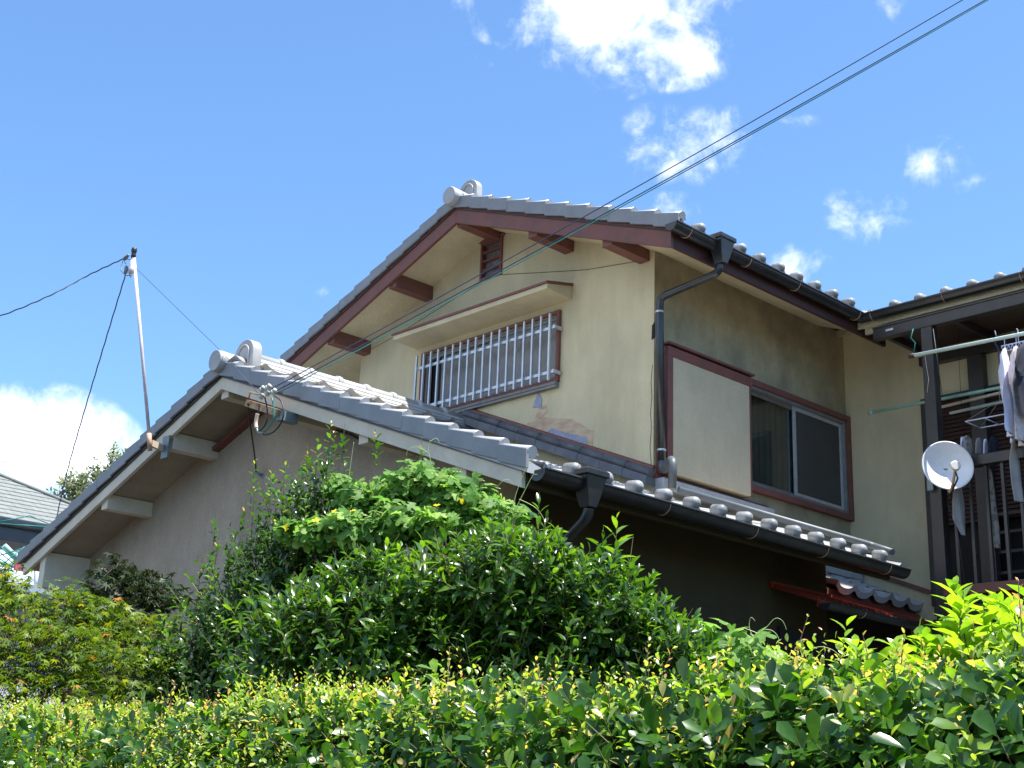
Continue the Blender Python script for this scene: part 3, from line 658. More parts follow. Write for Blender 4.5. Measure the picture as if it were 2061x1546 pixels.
# ------------------------------------------------ balcony on the wing
BX = 1.95
bal = part(MB().box((1.93, -1.315, 3.1), (2.02, -1.215, 5.484)), 'balcony', 'bronze', .004)   # corner post
bal['label'] = 'dark brown metal balcony frame with rail and upright bars'
b = MB(); b.box((1.93, -6.4, 5.485), (2.0, -.775, 5.585)); b.box((1.92, -6.4, 5.575), (2.01, -.775, 5.588)); b.box((1.925, -6.4, 5.483), (2.005, -.775, 5.493)); part(b, 'canopy_beam', 'bronze', .003, bal)
b = MB(); b.box((1.94, -6.4, 5.565), (2.68, -.80, 5.575)); b.box((1.85-.012, -.905, 5.525), (1.858, -.865, 5.548)) if False else None; part(b, 'canopy_sheet', 'louvre', parent=bal)
for i in range(9):
    c = MB(); y = -.85-i*.62; c.box((1.94, y-.02, 5.505), (2.68, y+.02, 5.563)); part(c, 'canopy_rafter', 'bronze', .002, bal)
c = MB(); c.box((2.62, -6.4, 5.42), (2.695, -.80, 5.50)); part(c, 'canopy_rafter', 'bronze', .002, bal)
c = MB(); c.box((1.8585, -.945, 5.527), (1.8595, -.875, 5.545)); 
c2 = MB(); c2.box((1.922, -.97, 5.525), (1.931, -.90, 5.545)); part(c2, 'label_plate', 'alu', parent=bal)
c = MB(); c.box((1.90, -6.4, 4.255), (1.99, -1.295, 4.335)); part(c, 'hand_rail', 'bronze', .004, bal)
c = MB(); c.box((1.90, -6.4, 3.27), (1.99, -1.295, 3.345)); part(c, 'bottom_rail', 'wood', .004, bal)
for i in range(20):
    y = -1.42-i*.135; c = MB(); c.box((1.93, y-.012, 3.345), (1.96, y+.012, 4.255)); part(c, 'baluster', 'bronze', .001, bal)
for y in (-3.9, -6.35):
    c = MB(); c.box((1.90, y-.045, 0), (1.99, y+.045, 5.485)); part(c, 'post', 'bronze', .004, bal)
c = MB(); c.box((1.90, -1.295, 0), (1.99, -1.20, 3.1)); part(c, 'post', 'bronze', .004, bal)
c = MB(); c.box((1.92, -6.4, 3.13), (2.69, -1.2, 3.20)); part(c, 'deck', 'bronze', .003, bal)
# opening: shutters, lattice door
b = MB(); frame4(b, lambda u, z, d: V((WX+d, u, z)), OP[0]-.03, OP[1]+.03, OP[2]-.03, OP[3]+.03, .045, -.04, .05); door = part(b, 'balcony_door', 'bronze', .003)
b = MB(); 
for i in range(30):
    z = 4.0+i*.0365; b.hexa([(WX-.005, -1.75, z), (WX+.03, -1.75, z), (WX+.03, -.845, z), (WX-.005, -.845, z), (WX+.012, -1.75, z+.034), (WX+.035, -1.75, z+.034), (WX+.035, -.845, z+.034), (WX+.012, -.845, z+.034)])
part(b, 'louvre_shutter', 'louvre', parent=door)
b = MB(); b.box((WX+.10, OP[0], OP[2]), (WX+.115, OP[1], OP[3])); part(b, 'dark_glass', 'dark', parent=door)
b = MB(); yl_ = -1.25
for y in (-1.28, -1.46, -1.64, -1.70): b.box((WX-.03, y-.012, 3.36), (WX-.01, y+.012, 4.05))
for z in (3.36, 3.55, 3.72, 3.88, 4.03): b.box((WX-.032, -1.70, z-.012), (WX-.012, -1.27, z+.012))
part(b, 'lattice_screen', 'bronze', .001, door)
pz = AX(2.6, 1960, 712).z
b = MB(); b.box((WX-.09, AX(2.61, 1978, 760).y, 3.4), (WX-.0, AX(2.61, 1948, 760).y, pz)); part(b, 'wall_post', 'bronze', .003)

# ------------------------------------------------ satellite dish
dc = AX(1.72, 1905, 940); DR = .192
DISH = empty('satellite_dish', dc, 'round white satellite dish on a mast in front of the balcony rail', 'satellite dish')
ax = (V((-.67, -.66, .10))).normalized()
b = MB(); pr = [(.0, 0.0001)]+[(.09*(r_/DR)**2*.8, r_) for r_ in [DR*i/12 for i in range(1, 13)]]
pr += [(pr[-1][0]-.002, DR+.006), (pr[-1][0]-.012, DR+.004)]+[(.09*(r_/DR)**2*.8-.012, r_) for r_ in [DR*i/12 for i in range(11, 0, -1)]]+[(-.012, .0001)]
b.lathe(dc-ax*.03, ax, pr, 48); b.build('reflector', M['dish'], DISH)
dn = (V((0, 0, -1))-ax*V((0, 0, -1)).dot(ax)).normalized(); feed = dc+ax*.20+dn*.07
b = MB(); b.lathe(feed+ax*.03, -ax, [(0, .030), (.004, .038), (.02, .040), (.05, .036), (.06, .02), (.085, .018)], 20); b.build('feed_horn', M['cream'], DISH)
b = MB(); b.tube(bend([dc-ax*.05+dn*DR*.6, dc+dn*(DR+.03)+ax*.02, dc+ax*.12+dn*(DR*.92), feed+dn*.03], .04), .011, 8); b.build('feed_arm', M['rust'], DISH)
b = MB(); b.tube([feed+dn*.03, dc+ax*.16+dn*(DR*.8)+V((0, -.03, 0)), dc+dn*(DR+.05)+ax*.02], .007, 6); b.tube(bend([dc+dn*(DR+.05)+ax*.02, V((1.80, dc.y+.06, 3.98)), V((1.86, dc.y+.02, 3.8)), V((1.87, dc.y-.04, 3.0))], .05), .004, 6); b.build('cable', M['cable_black'], DISH)
b = MB(); b.tube(bend([dc-ax*.03, dc-ax*.10+V((0, 0, -.02)), V((1.89, dc.y+.05, dc.z-.05))], .03), .018, 10); b.box((1.885, -1.27, dc.z-.12), (1.899, -1.22, dc.z+.04)); b.build('mast', M['galv'], DISH)

# ------------------------------------------------ drying poles and laundry
def rod(name, a, b_, r, m, label, cat='drying pole', group='drying poles by the balcony', capm=None):
    e = empty(name, a, label, cat, group); mb = MB(); mb.tube([a, b_], r, 12); mb.build('tube', M[m], e)
    if capm: d_ = (V(b_)-V(a)).normalized(); mb = MB(); mb.tube([V(a)-d_*.035, V(a)+d_*.012], r*1.15, 12); mb.build('end_cap', M[capm], e)
    return e
pA, pB = AX(1.70, 1838, 716), AX(1.70, 2061, 671.5); dP = pB-pA
rod('drying_pole', pA, pA+dP*2.2, .0155, 'pole_pale', 'pale green drying pole with a dark end cap, topmost, the shirts hang from it', capm='wood_dark')
gA, gB = AX(2.25, 1755, 830), AX(2.25, 2010, 781); rod('drying_pole', gA, gA+(gB-gA)*2, .014, 'pole_green', 'green drying pole that passes behind the balcony post', capm='pole_green')
hA, hB = AX(2.35, 1884, 822), AX(2.35, 2004, 793); rod('drying_pole', hA, hA+(hB-hA)*2, .013, 'pole_beige', 'beige drying pole just below the green one')
kA, kB = AX(2.45, 1912, 832), AX(2.45, 2025, 807); rod('drying_pole', kA, kA+(kB-kA)*2, .013, 'pole_pale', 'lowest pale drying pole behind the shirt')
def strap(name, pts, m, label, r=.004): 
    mb = MB(); mb.tube(pts, r, 6); o = mb.build(name, M[m], None, origin=pts[0]); return tag(o, label, 'cord', 'cords holding the drying poles')
strap('cord', [AX(1.75, *p) for p in ((1838, 662), (1833, 680), (1842, 690), (1838, 718))], 'cable_green', 'short looped cord holding the left end of the top pole')
strap('cord', [AX(1.80, *p) for p in ((1878, 662), (1888, 735), (1897, 800))], 'cable_black', 'long dark cord hanging beside the balcony post', .003)
strap('cord', [AX(1.69, *p) for p in ((1861, 712), (1866, 745), (1869, 764), (1866, 790))], 'pole_beige', 'thin pale string dangling from the top pole in front of the post', .002)
strap('cord', [AX(2.3, *p) for p in ((1928, 665), (1931, 740), (1935, 820))], 'cable_black', 'thin cord hanging inside the balcony, right of the post', .002)
strap('cord', [AX(1.70, *p) for p in ((2002, 666), (2006, 680), (2003, 692), (2009, 700), (2012, 735))], 'cable_blue', 'blue knotted cord on the top pole beside the white shirt', .006)

def cloth(name, top, rows, m, label, cat, group, seed=0, fold=.02, dirv=(1, 0, 0), hanger=True, th=.012, rotz=0):
    """hanging garment: rows of (drop, left, right) across dirv; soft vertical folds and real thickness"""
    rg = random.Random(seed); top = V(top); D = Matrix.Rotation(rotz, 3, 'Z') @ V(dirv); Np = V((-D.y, D.x, 0)); K = 22
    e = empty(name, top, label, cat, group); mb = MB(); vs = []; ph = rg.uniform(0, 6)
    for side in (1, -1):
        for (dz, a, b_) in rows:
            for k in range(K+1):
                s = k/K; u = a+(b_-a)*s
                dd = fold*min(1, dz*4+.2)*(math.sin(u*34+ph+dz*2)+.5*math.sin(u*71+ph*2-dz*5)+.4*math.sin(dz*9+u*8))
                ed = math.sqrt(max(0, 1-(2*s-1)**2)); vs.append(top+D*u+V((0, 0, -dz+.006*math.sin(u*23+ph)*(dz > .3)))+Np*(dd+side*th*ed))
    n = len(rows); W_ = K+1
    fs = [(i*W_+k, i*W_+k+1, (i+1)*W_+k+1, (i+1)*W_+k) for i in range(n-1) for k in range(K)]
    fs += [tuple(n*W_+q for q in f[::-1]) for f in fs]
    mb.add(vs, fs, True); mb.build('fabric', M[m], e)
    if hanger:
        h = MB(); h.tube(bend([top+V((0, 0, .075))+D*.015, top+V((0, 0, .085)), top+V((0, 0, .0))], .01), .003, 6); h.tube([top+D*rows[1][1]*.8-V((0, 0, rows[1][0])), top, top+D*rows[1][2]*.8-V((0, 0, rows[1][0]))], .004, 6); h.build('hanger', M['cl_white'], e)
    return e
GR = 'laundry hanging from the top drying pole'
tsh = [(0, -.05, .05), (.03, -.12, .12), (.10, -.20, .20), (.22, -.27, .27), (.30, -.29, .28), (.34, -.22, .24), (.42, -.20, .22), (.55, -.20, .22), (.66, -.21, .22), (.69, -.20, .2)]
zt0 = pA+dP*.86
def onpole(t): return pA+dP*t
cloth('shirt', onpole(.83)+V((0, 0, -.10)), tsh, 'cl_white', 'bluish-white short-sleeved shirt hanging from the top drying pole, the leftmost garment', 'shirt', GR, 1, .018, rotz=R_(18))
cloth('shirt', onpole(.93)+V((0, 0, -.10)), [(a, b_*.9, c*.9) for a, b_, c in tsh[:-1]]+[(.76, -.19, .2)], 'cl_pink', 'off-white creased shirt hanging right behind the bluish-white one', 'shirt', GR, 2, .022, rotz=R_(14))
cloth('shirt', onpole(1.03)+V((0, .0, -.09)), [(a*.85, b_*.9, c*.9) for a, b_, c in tsh], 'cl_navy', 'navy blue shirt hanging at the right edge of the photo', 'shirt', GR, 3, .016)
# lattice hanger rail
hr = empty('clothes_hanger', onpole(.78), 'white plastic zigzag clothes hanger under the top pole at the right edge', 'hanger')
b = MB(); hz = pA.z-.085
ya, yb = onpole(.80).y, onpole(1.3).y
b.tube([(1.70, ya, hz), (1.70, yb, hz)], .005, 6); b.tube([(1.70, ya, hz-.045), (1.70, yb, hz-.045)], .004, 6)
for i in range(16): y = ya+(yb-ya)*i/16; b.tube([(1.70, y, hz), (1.70, y+(yb-ya)/32, hz-.045), (1.70, y+(yb-ya)/16, hz)], .003, 5)
b.build('rail', M['cl_white'], hr)
for t in (.3, .75): b = MB(); y = ya+(yb-ya)*t; b.tube([(1.70, y, hz), (1.70, y, pA.z+.015), (1.685, y, pA.z+.02)], .004, 6); b.build('hook', M['cl_white'], hr)
# second hanger with clips inside the balcony
h2 = empty('peg_hanger', AX(2.1, 1993, 825), 'pale rectangular peg hanger inside the balcony above the rail', 'hanger')
b = MB(); c0 = AX(2.1, 1958, 855); c1 = AX(2.1, 2040, 868)
hh = c0.z; ys, ye2 = c0.y, c0.y-.48
for x in (1.98, 2.22): b.tube([(x, ys, hh), (x, ye2, hh)], .005, 6)
for y in (ys, ys-.16, ys-.32, ye2): b.tube([(1.98, y, hh), (2.22, y, hh)], .0045, 6)
b.build('frame', M['cl_white'], h2)
b = MB(); tp = V((2.1, (ys+ye2)/2, hh+.16))
for x in (1.98, 2.22):
    for y in (ys, ye2): b.tube([tp, (x, y, hh)], .002, 5)
b.tube([tp, tp+V((0, 0, .1))], .003, 5); b.build('chains', M['cl_grey'], h2)
G2 = 'small laundry pegged inside the balcony'
def rag(name, px, py, x, w_, h, m, label, cat, seed, tip=False):
    rows = [(0, -w_*.15, w_*.15), (h*.08, -w_*.3, w_*.35), (h*.35, -w_*.5, w_*.5), (h*.7, -w_*.5, w_*.45), (h, -w_*.1 if tip else -w_*.45, w_*.15 if tip else w_*.45)]
    return cloth(name, AX(x, px, py), rows, m, label, cat, G2, seed, .012, hanger=False)
rag('cloth', 1947, 878, 2.05, .16, .17, 'cl_pattern', 'small beige cloth pegged just right of the dish above the rail', 'cloth', 5)
rag('cloth', 1936, 880, 2.1, .05, .12, 'cl_white', 'narrow white cloth between the dish and the beige cloth', 'cloth', 6)
rag('sock', 1970, 882, 2.1, .09, .13, 'cl_grey', 'grey sock pegged in the middle above the rail', 'sock', 7)
rag('sock', 1984, 884, 2.1, .06, .12, 'cl_white', 'pale sock pegged beside the grey one above the rail', 'sock', 8)
rag('cloth', 2000, 880, 2.1, .14, .14, 'cl_navy', 'dark cloth pegged behind the shirt hem', 'cloth', 9)
rag('towel', 1928, 975, 1.86, .15, .40, 'cl_grey', 'grey cloth hanging to a point below the satellite dish', 'towel', 10, True)
rag('towel', 1992, 945, 1.99+.06, .10, .62, 'cl_pattern', 'long narrow patterned towel hanging behind the balcony bars', 'towel', 11)
rag('towel', 2040, 885, 1.80, .10, .48, 'cl_grey', 'grey towel draped over the balcony rail at the right edge', 'towel', 12)

# ------------------------------------------------ antenna mast with its cables
pb, pt_ = AX(-2.66, 302.5, 903), AX(-2.93, 269, 512)
MAST = empty('antenna_mast', pb, 'thin pinkish-grey metal mast leaning above the left verge of the lower roof', 'antenna mast')
b = MB(); b.tube([pb, pt_], .0135, 12); b.build('pipe', M['pole'], MAST)
b = MB(); q = pb.lerp(pt_, .0); b.tube([pb-V((0, 0, .015)), pb.lerp(pt_, .075)], .0185, 12); b.build('sleeve', M['rust'], MAST)
b = MB(); pu = V((-2.47, 2.93, pb.z+.03)); b.beam(pb+V((0, 0, .045)), (-2.505, 2.94, pb.z+.045), .03, .05); b.build('bracket_arm', M['tan_pipe'], MAST)
b = MB(); b.box((-2.515, 2.85, pb.z-.04), (-2.503, 2.95, pb.z+.14)); b.build('bracket_plate', M['galv'], MAST)
b = MB(); b.lathe(pt_+V((0, 0, -.03)), (0, 0, 1), [(0, .018), (.02, .021), (.035, .016), (.05, .022), (.07, .024), (.085, .018), (.09, 0.001)], 14); b.build('top_cap', M['cable_black'], MAST)
b = MB(); b.lathe(pt_+V((0, 0, -.17)), (0, 0, 1), [(0, .014), (.01, .026), (.05, .024), (.06, .018), (.11, .024), (.12, .014)], 14); b.build('clamp', M['pole'], MAST)
b = MB(); j1 = AX(-2.95, 248, 521); j2 = AX(-2.95, 255, 536)
b.lathe(j1-V((0, .02, .01)), (0, -1, .35), [(0, .008), (.005, .016), (.04, .016), (.045, .008), (.06, .014), (.07, .006)], 12); b.lathe(j2, (0, .1, -1), [(0, .006), (.004, .015), (.06, .015), (.065, .006)], 12)
b.tube([pt_-V((0, 0, .05)), j1, j2, pt_-V((0, 0, .2))], .004, 6); b.tube([j1, AX(-2.95, 243, 545), j2-V((0, 0, .08)), pt_-V((0, .02, .19))], .0035, 6)
b.build('junction', M['galv'], MAST)
def wire(name, pts, r, m, label, cat='cable', group=None, twist=0):
    mb = MB(); P = [V(p) for p in pts]
    if twist:
        out = []; n = 60
        for k in range(n*2+1):
            t = k/(n*2)*(len(P)-1); i = min(int(t), len(P)-2); q = P[i].lerp(P[i+1], t-i); out.append(q+V((0, math.cos(k*.9), math.sin(k*.9)))*twist)
        P = out
    mb.tube(P, r, 6); return tag(mb.build(name, M[m], None, origin=P[0]), label, cat, group)
def curve(pts, k=10):
    P = [V(p) for p in pts]; out = []
    for i in range(len(P)-1):
        a = P[max(i-1, 0)]; b_, c = P[i], P[i+1]; d = P[min(i+2, len(P)-1)]
        for j in range(k):
            t = j/k; out.append(.5*((2*b_)+(-a+c)*t+(2*a-5*b_+4*c-d)*t*t+(-a+3*b_-3*c+d)*t*t*t))
    return out+[P[-1]]
wire('cable', curve([j1, AX(-3.1, 180, 553), AX(-3.4, 100, 595), AX(-3.7, 0, 636), AX(-4.0, -120, 670), AX(-4.0, -120, 670)+(AX(-4.0, -120, 670)-AX(-3.7, 0, 636))*6+V((0, 0, .9))]), .005, 'cable_blue', 'twisted dark cable running from the antenna mast out of the left edge', twist=.003)
wire('cable', curve([j2+V((0, 0, -.07)), AX(-2.9, 214, 680), AX(-2.7, 172, 820), AX(-2.4, 135, 950), AX(-2.1, 108, 1070)]), .005, 'cable_blue', 'twisted dark cable sagging down steeply from the antenna mast to the house behind', twist=.003)
wire('guy_wire', [pt_-V((0, 0, .09)), AX(-2.56, 450, 712), AX(-2.70, 520, 792)], .002, 'cable_blue', 'thin guy wire from the mast top down over the lower ridge end', 'wire')
wire('cable', [AX(0, -60, 916)+V((0, 0, 0)), AX(0, 200, 972)], .004, 'galv', 'hair-thin wire low in the sky at the left edge above the neighbouring roof', 'wire')

# ------------------------------------------------ service drop: bracket, insulators, wires
BR = empty('service_bracket', AX(-2.62, 530, 822), 'rusty bracket with ceramic insulators and looped cables on the lower gable', 'wire bracket')
k0, k1 = AX(-2.6, 500, 812), AX(-2.6, 562, 832)
b = MB(); b.beam(k0, k1, .05, .05); b.tube([k0+V((0, .0, .03)), k0+V((-.02, -.04, .07)), AX(-2.66, 525, 795)], .006, 6); b.build('arm', M['bracket'], BR)
b = MB(); b.box((-2.60, k1.y-.03, k1.z-.05), (-2.46, k1.y+.03, k1.z+.02)); b.build('plate', M['galv'], BR)
for i, (px, py) in enumerate(((529, 783), (541, 779), (527, 797), (539, 791), (552, 788))):
    c = AX(-2.66-.02*(i % 2), px, py); b = MB(); b.lathe(c, (.2, -.6, .5), [(-.022, .010), (-.02, .020), (-.004, .022), (0, .012), (.004, .021), (.018, .019), (.022, .006)], 14); b.build('insulator', M['ceramic'], BR)
def loopc(l, r, m, nm='loop_cable'): b = MB(); b.tube(curve([AX(-2.68, *p) for p in l], 8), r, 7); b.build(nm, M[m], BR)
loopc([(552, 797), (566, 808), (571, 830), (566, 850), (552, 868), (535, 875), (520, 870)], .0055, 'cable_black')
loopc([(547, 800), (551, 820), (550, 842), (542, 858), (531, 869)], .0055, 'cable_green')
loopc([(533, 800), (537, 820), (537, 845), (530, 860), (520, 868)], .0055, 'cable_black')
loopc([(518, 833), (515, 850), (516, 862)], .0135, 'tan_pipe', 'conduit_mouth')
loopc([(516, 860), (520, 870), (530, 873)], .008, 'galv', 'conduit_end')
loopc([(522, 812), (520, 830), (516, 836)], .006, 'cable_black')
hk = AX(-2.06, 526, 958)
wire('cable', curve([AX(-2.64, 499, 812), AX(-2.5, 503, 850), AX(-2.4, 508, 885), AX(-2.15, 514, 930), AX(-2.10, 515, 950)]), .006, 'cable_black', 'dark cable hanging from the service bracket to a hook on the lower gable wall')
b = MB(); b.tube([AX(-2.10, 514, 950), hk+V((.02, 0, 0))], .011, 8); b.lathe(hk+V((.015, 0, 0)), (1, 0, 0), [(-.01, .02), (0, .026), (.01, .026)], 14); tag(b.build('wall_hook', M['galv'], None, origin=hk), 'small grey hook on the lower gable wall at the end of the hanging cable', 'hook')
wire('cable', curve([AX(-2.45, 575, 838), AX(-2.2, 620, 855), AX(-2.07, 700, 873), AX(-2.07, 735, 895)]), .007, 'cable_black', 'dark conduit running under the lower verge to the right of the bracket')
def drop(name, a, px, py, m, r, label, h=7.0):
    d = ray(px, py); b_ = CAM+d*((h-CAM.z)/d.z); b2 = a+(b_-a)*1.9
    pts = [a.lerp(b2, t/24)-V((0, 0, .10*4*(t/24)*(1-t/24))) for t in range(25)]
    wire(name, pts, r, m, label, 'power line', 'power lines running to the service bracket')
drop('power_line', AX(-2.66, 546, 783), 1902, -6, 'cable_blue', .0036, 'black power line, the upper one of the three lines crossing the sky')
drop('power_line', AX(-2.66, 554, 788), 1947, -6, 'cable_blue', .0038, 'dark power line, the middle one of the three lines, close above the green line')
drop('power_line', AX(-2.66, 556, 793), 1951, -5, 'cable_green', .0034, 'green power line, the lowest of the three lines crossing the sky')
#PLANTS#
# ------------------------------------------------ foliage: real leaf-shaped faces
def oval(wr=.5, rows=4, fold=.18, droop=.25, widths=(.62, 1.0, .82), ts=(.2, .45, .75)):
    v = [(0, 0, 0)]; f = []
    for t, w_ in zip(ts, widths):
        z = -droop*t*t; v += [(t, -wr/2*w_, z+fold*wr*w_/2*1.0), (t, 0, z), (t, wr/2*w_, z+fold*wr*w_/2*1.0)]
    v.append((1, 0, -droop)); n = len(ts)
    f += [(0, 2, 1), (0, 3, 2)]
    for i in range(n-1):
        a = 1+3*i; b_ = a+3; f += [(a, a+1, b_+1), (a, b_+1, b_), (a+1, a+2, b_+2), (a+1, b_+2, b_+1)]
    a = 1+3*(n-1); e = len(v)-1; f += [(a, a+1, e), (a+1, a+2, e)]
    return np.array(v, float), np.array(f)
def palm(lobes=7, deep=.42, spread=250, droop=.15, tipw=.0):
    v = [(0, 0, 0)]; n = lobes; out = []
    for i in range(n):
        a = math.radians(-spread/2+spread*i/(n-1)); ln = 1-.45*abs(2*i/(n-1)-1)**1.5
        out.append((a, ln))
        if i < n-1: out.append((a+math.radians(spread/(n-1)/2), deep*(1-.25*abs(2*(i+.5)/(n-1)-1))))
    for a, ln in out: v.append((.12+ln*math.cos(a)*.88, ln*math.sin(a)*.88, -droop*ln*ln+(.03 if ln < .6 else 0)))
    f = [(0, i+1, i+2) for i in range(len(out)-1)]
    v[0] = (.12, 0, 0)
    return np.array(v, float), np.array(f)
def roundpalm():
    v, f = palm(5, .46, 285, .22); v2 = [v[0]]; f2 = []
    n = len(v)-1
    for i in range(1, n+1):
        if i % 2 == 1:
            p = v[i]; d_ = p-v[0]; side = np.array([-d_[1], d_[0], 0]); v2 += [v[0]+d_*.86-side*.24, v[0]+d_*1.0, v[0]+d_*.86+side*.24]
        else: v2.append(v[i])
    f2 = [(0, i, i+1) for i in range(1, len(v2)-1)]
    return np.array(v2), np.array(f2)
LV = dict(obovate=oval(.50, fold=.22, droop=.12, widths=(.38, .85, 1.0), ts=(.22, .5, .78)),
          ellipse=oval(.40, fold=.30, droop=.22), small=oval(.48, fold=.30, droop=.18), lance=oval(.33, fold=.35, droop=.30),
          maple=palm(7, .36, 250, .22), gourd=roundpalm(), broad=oval(.46, fold=.25, droop=.35), petal=palm(5, .55, 288, -.15))
def nrm(a): return a/np.maximum(np.linalg.norm(a, axis=1, keepdims=True), 1e-9)
def leaf_mesh(name, tmpl, P, D, Nn, Ls, tint, mt, parent=None, origin=(0, 0, 0)):
    tv, tf = LV[tmpl]; D = nrm(D); B = nrm(np.cross(Nn, D)); Nz = np.cross(D, B)
    Wd = (P[:, None, :] + Ls[:, None, None]*(tv[None, :, 0:1]*D[:, None, :]+tv[None, :, 1:2]*B[:, None, :]+tv[None, :, 2:3]*Nz[:, None, :]))
    o_ = np.array(wloc(parent)) if parent is not None else np.array(origin)
    Wd = (Wd-o_).reshape(-1, 3).astype(np.float32); n = len(P); k = len(tv)
    F = (tf[None]+(np.arange(n)*k)[:, None, None]).reshape(-1).astype(np.int32); nf = n*len(tf)
    me = bpy.data.meshes.new(name); me.vertices.add(n*k); me.vertices.foreach_set('co', Wd.ravel())
    me.loops.add(nf*3); me.loops.foreach_set('vertex_index', F); me.polygons.add(nf)
    me.polygons.foreach_set('loop_start', np.arange(0, nf*3, 3, dtype=np.int32)); me.polygons.foreach_set('use_smooth', np.ones(nf, bool))
    at_ = me.attributes.new('tint', 'FLOAT', 'POINT'); at_.data.foreach_set('value', np.repeat(tint, k).astype(np.float32))
    me.update(calc_edges=True); me.materials.append(mt)
    o = bpy.data.objects.new(name, me); COL.objects.link(o)
    if parent is not None: o.parent = parent
    else: o.location = o_
    return o
def stems_mesh(name, A, Bp, r0, r1, mt, parent):
    A, Bp = np.asarray(A), np.asarray(Bp); o_ = np.array(wloc(parent)); n = len(A); D = nrm(Bp-A)
    ref = np.tile([0.3, .2, .93], (n, 1)); s1 = nrm(np.cross(D, ref)); s2 = np.cross(D, s1); vs = []
    r0 = np.broadcast_to(r0, (n,)); r1 = np.broadcast_to(r1, (n,))
    for P_, r_ in ((A, r0), (Bp, r1)):
        for j in range(3):
            a = 2*math.pi*j/3; vs.append(P_+(s1*math.cos(a)+s2*math.sin(a))*r_[:, None])
    Wd = (np.stack(vs, 1)-o_).reshape(-1, 3).astype(np.float32)
    tf = np.array([(0, 1, 4, 3), (1, 2, 5, 4), (2, 0, 3, 5)]); F = (tf[None]+(np.arange(n)*6)[:, None, None]).reshape(-1).astype(np.int32)
    me = bpy.data.meshes.new(name); me.vertices.add(n*6); me.vertices.foreach_set('co', Wd.ravel()); nf = n*3
    me.loops.add(nf*4); me.loops.foreach_set('vertex_index', F); me.polygons.add(nf)
    me.polygons.foreach_set('loop_start', np.arange(0, nf*4, 4, dtype=np.int32)); me.update(calc_edges=True); me.materials.append(mt)
    o = bpy.data.objects.new(name, me); COL.objects.link(o); o.parent = parent; return o
def shoots(rng, base, dirs, length, nleaf, ll, lvar=.25, open0=75, open1=30, opposite=False, tint=(0, .6), young=0.0, ytint=(.85, 1), whorl=0, upbias=.5, yfrac=.35):
    """leaves set along shoots; returns arrays P,D,N,L,tint"""
    n = len(base); dirs = nrm(dirs); perp = nrm(np.cross(dirs, rng.normal(size=(n, 3)))); per2 = np.cross(dirs, perp)
    P, D, Nn, L_, T_ = [], [], [], [], []; isy = rng.random(n) < young; tb = rng.uniform(tint[0], tint[1], n)
    for k in range(nleaf):
        t = (k+.6)/nleaf; az_ = rng.uniform(-.4, .4, n) + ((k//2)*math.pi/2+(k % 2)*math.pi if opposite else k*2.399)
        op = np.radians(open0+(open1-open0)*t+rng.uniform(-12, 12, n)); side = perp*np.cos(az_)[:, None]+per2*np.sin(az_)[:, None]
        d_ = dirs*np.cos(op)[:, None]+side*np.sin(op)[:, None]
        nv = dirs*np.sin(op)[:, None]-side*np.cos(op)[:, None] + np.array([0, 0, upbias])+rng.normal(size=(n, 3))*.22
        tt = t**(.6 if whorl else 1.0)
        P.append(base+dirs*(length*tt)[:, None]); D.append(d_+rng.normal(size=(n, 3))*.12); Nn.append(nv)
        sz = ll*(1+rng.uniform(-lvar, lvar, n))*(1-.45*max(0, t-.7)/.3*(.8 if not whorl else 0)); ti = np.clip(tb+rng.normal(size=n)*.08, 0, .8)
        if young:
            yy = isy & (t > 1-yfrac); ti = np.where(yy, rng.uniform(ytint[0], ytint[1], n), ti); sz = np.where(yy, sz*.62, sz)
        L_.append(sz); T_.append(ti)
    return [np.concatenate(a) for a in (P, D, Nn, L_, T_)]
def cat(*a): return [np.concatenate(z) for z in zip(*a)]
def shell(rng, blobs, dmin=.72, lump=.10, seed=0, up=.35):
    """points and outward directions near the surfaces of overlapping ellipsoids, with lumpy relief"""
    PP, DD = [], []; ph = rng.uniform(0, 6, (4, 3))
    for (c, r_, n) in blobs:
        d_ = nrm(rng.normal(size=(n, 3))); c = np.array(c); r_ = np.array(r_)
        rel = 1+lump*(np.sin(d_@np.array([5, 3, 4])+ph[0, 0])+np.sin(d_@np.array([-7, 6, 5])+ph[1, 0])*.7+np.sin(d_@np.array([11, 9, -12])+ph[2, 0])*.5)
        dep = 1-(1-dmin)*rng.random(n)**1.3
        P = c+d_*r_*(rel*dep)[:, None]; PP.append(P); DD.append(nrm(d_/r_*r_.mean()+np.array([0, 0, up])+rng.normal(size=(n, 3))*.35))
    P = np.concatenate(PP); D = np.concatenate(DD); keep = np.ones(len(P), bool)
    for (c, r_, n) in blobs:     # drop what lies deep inside another blob
        q = np.linalg.norm((P-np.array(c))/np.array(r_), axis=1); keep &= q > dmin*.86
    keep &= P[:, 2] > .05
    return P[keep], D[keep]
def plant(name, loc, label, cat_, group=None): return empty(name, loc, label, cat_, group)
def trunk(parent, base, tops, r, m='bark'):
    mb = MB(); rg = random.Random(len(tops)+int(r*1000)); base = V(base); fork = base+V((rg.uniform(-.05, .05), rg.uniform(-.05, .05), (V(tops[0]).z-base.z)*.35))
    mb.tube(curve([base, base.lerp(fork, .5)+V((.02, .01, 0)), fork], 4), r, 8, r2=r*.75)
    for t_ in tops:
        t_ = V(t_); md = fork.lerp(t_, .5)+V((rg.uniform(-.08, .08), rg.uniform(-.08, .08), .05)); mb.tube(curve([fork-V((0, 0, .04)), md, t_], 5), r*.55, 6, r2=r*.12)
    return mb.build('trunk', M[m], parent)
def np3(v): return np.array([v.x, v.y, v.z])
rng = np.random.default_rng(11)
def H(px, py, d_): q = ray(px, py); return np3(CAM+q/math.hypot(q.x, q.y)*d_)

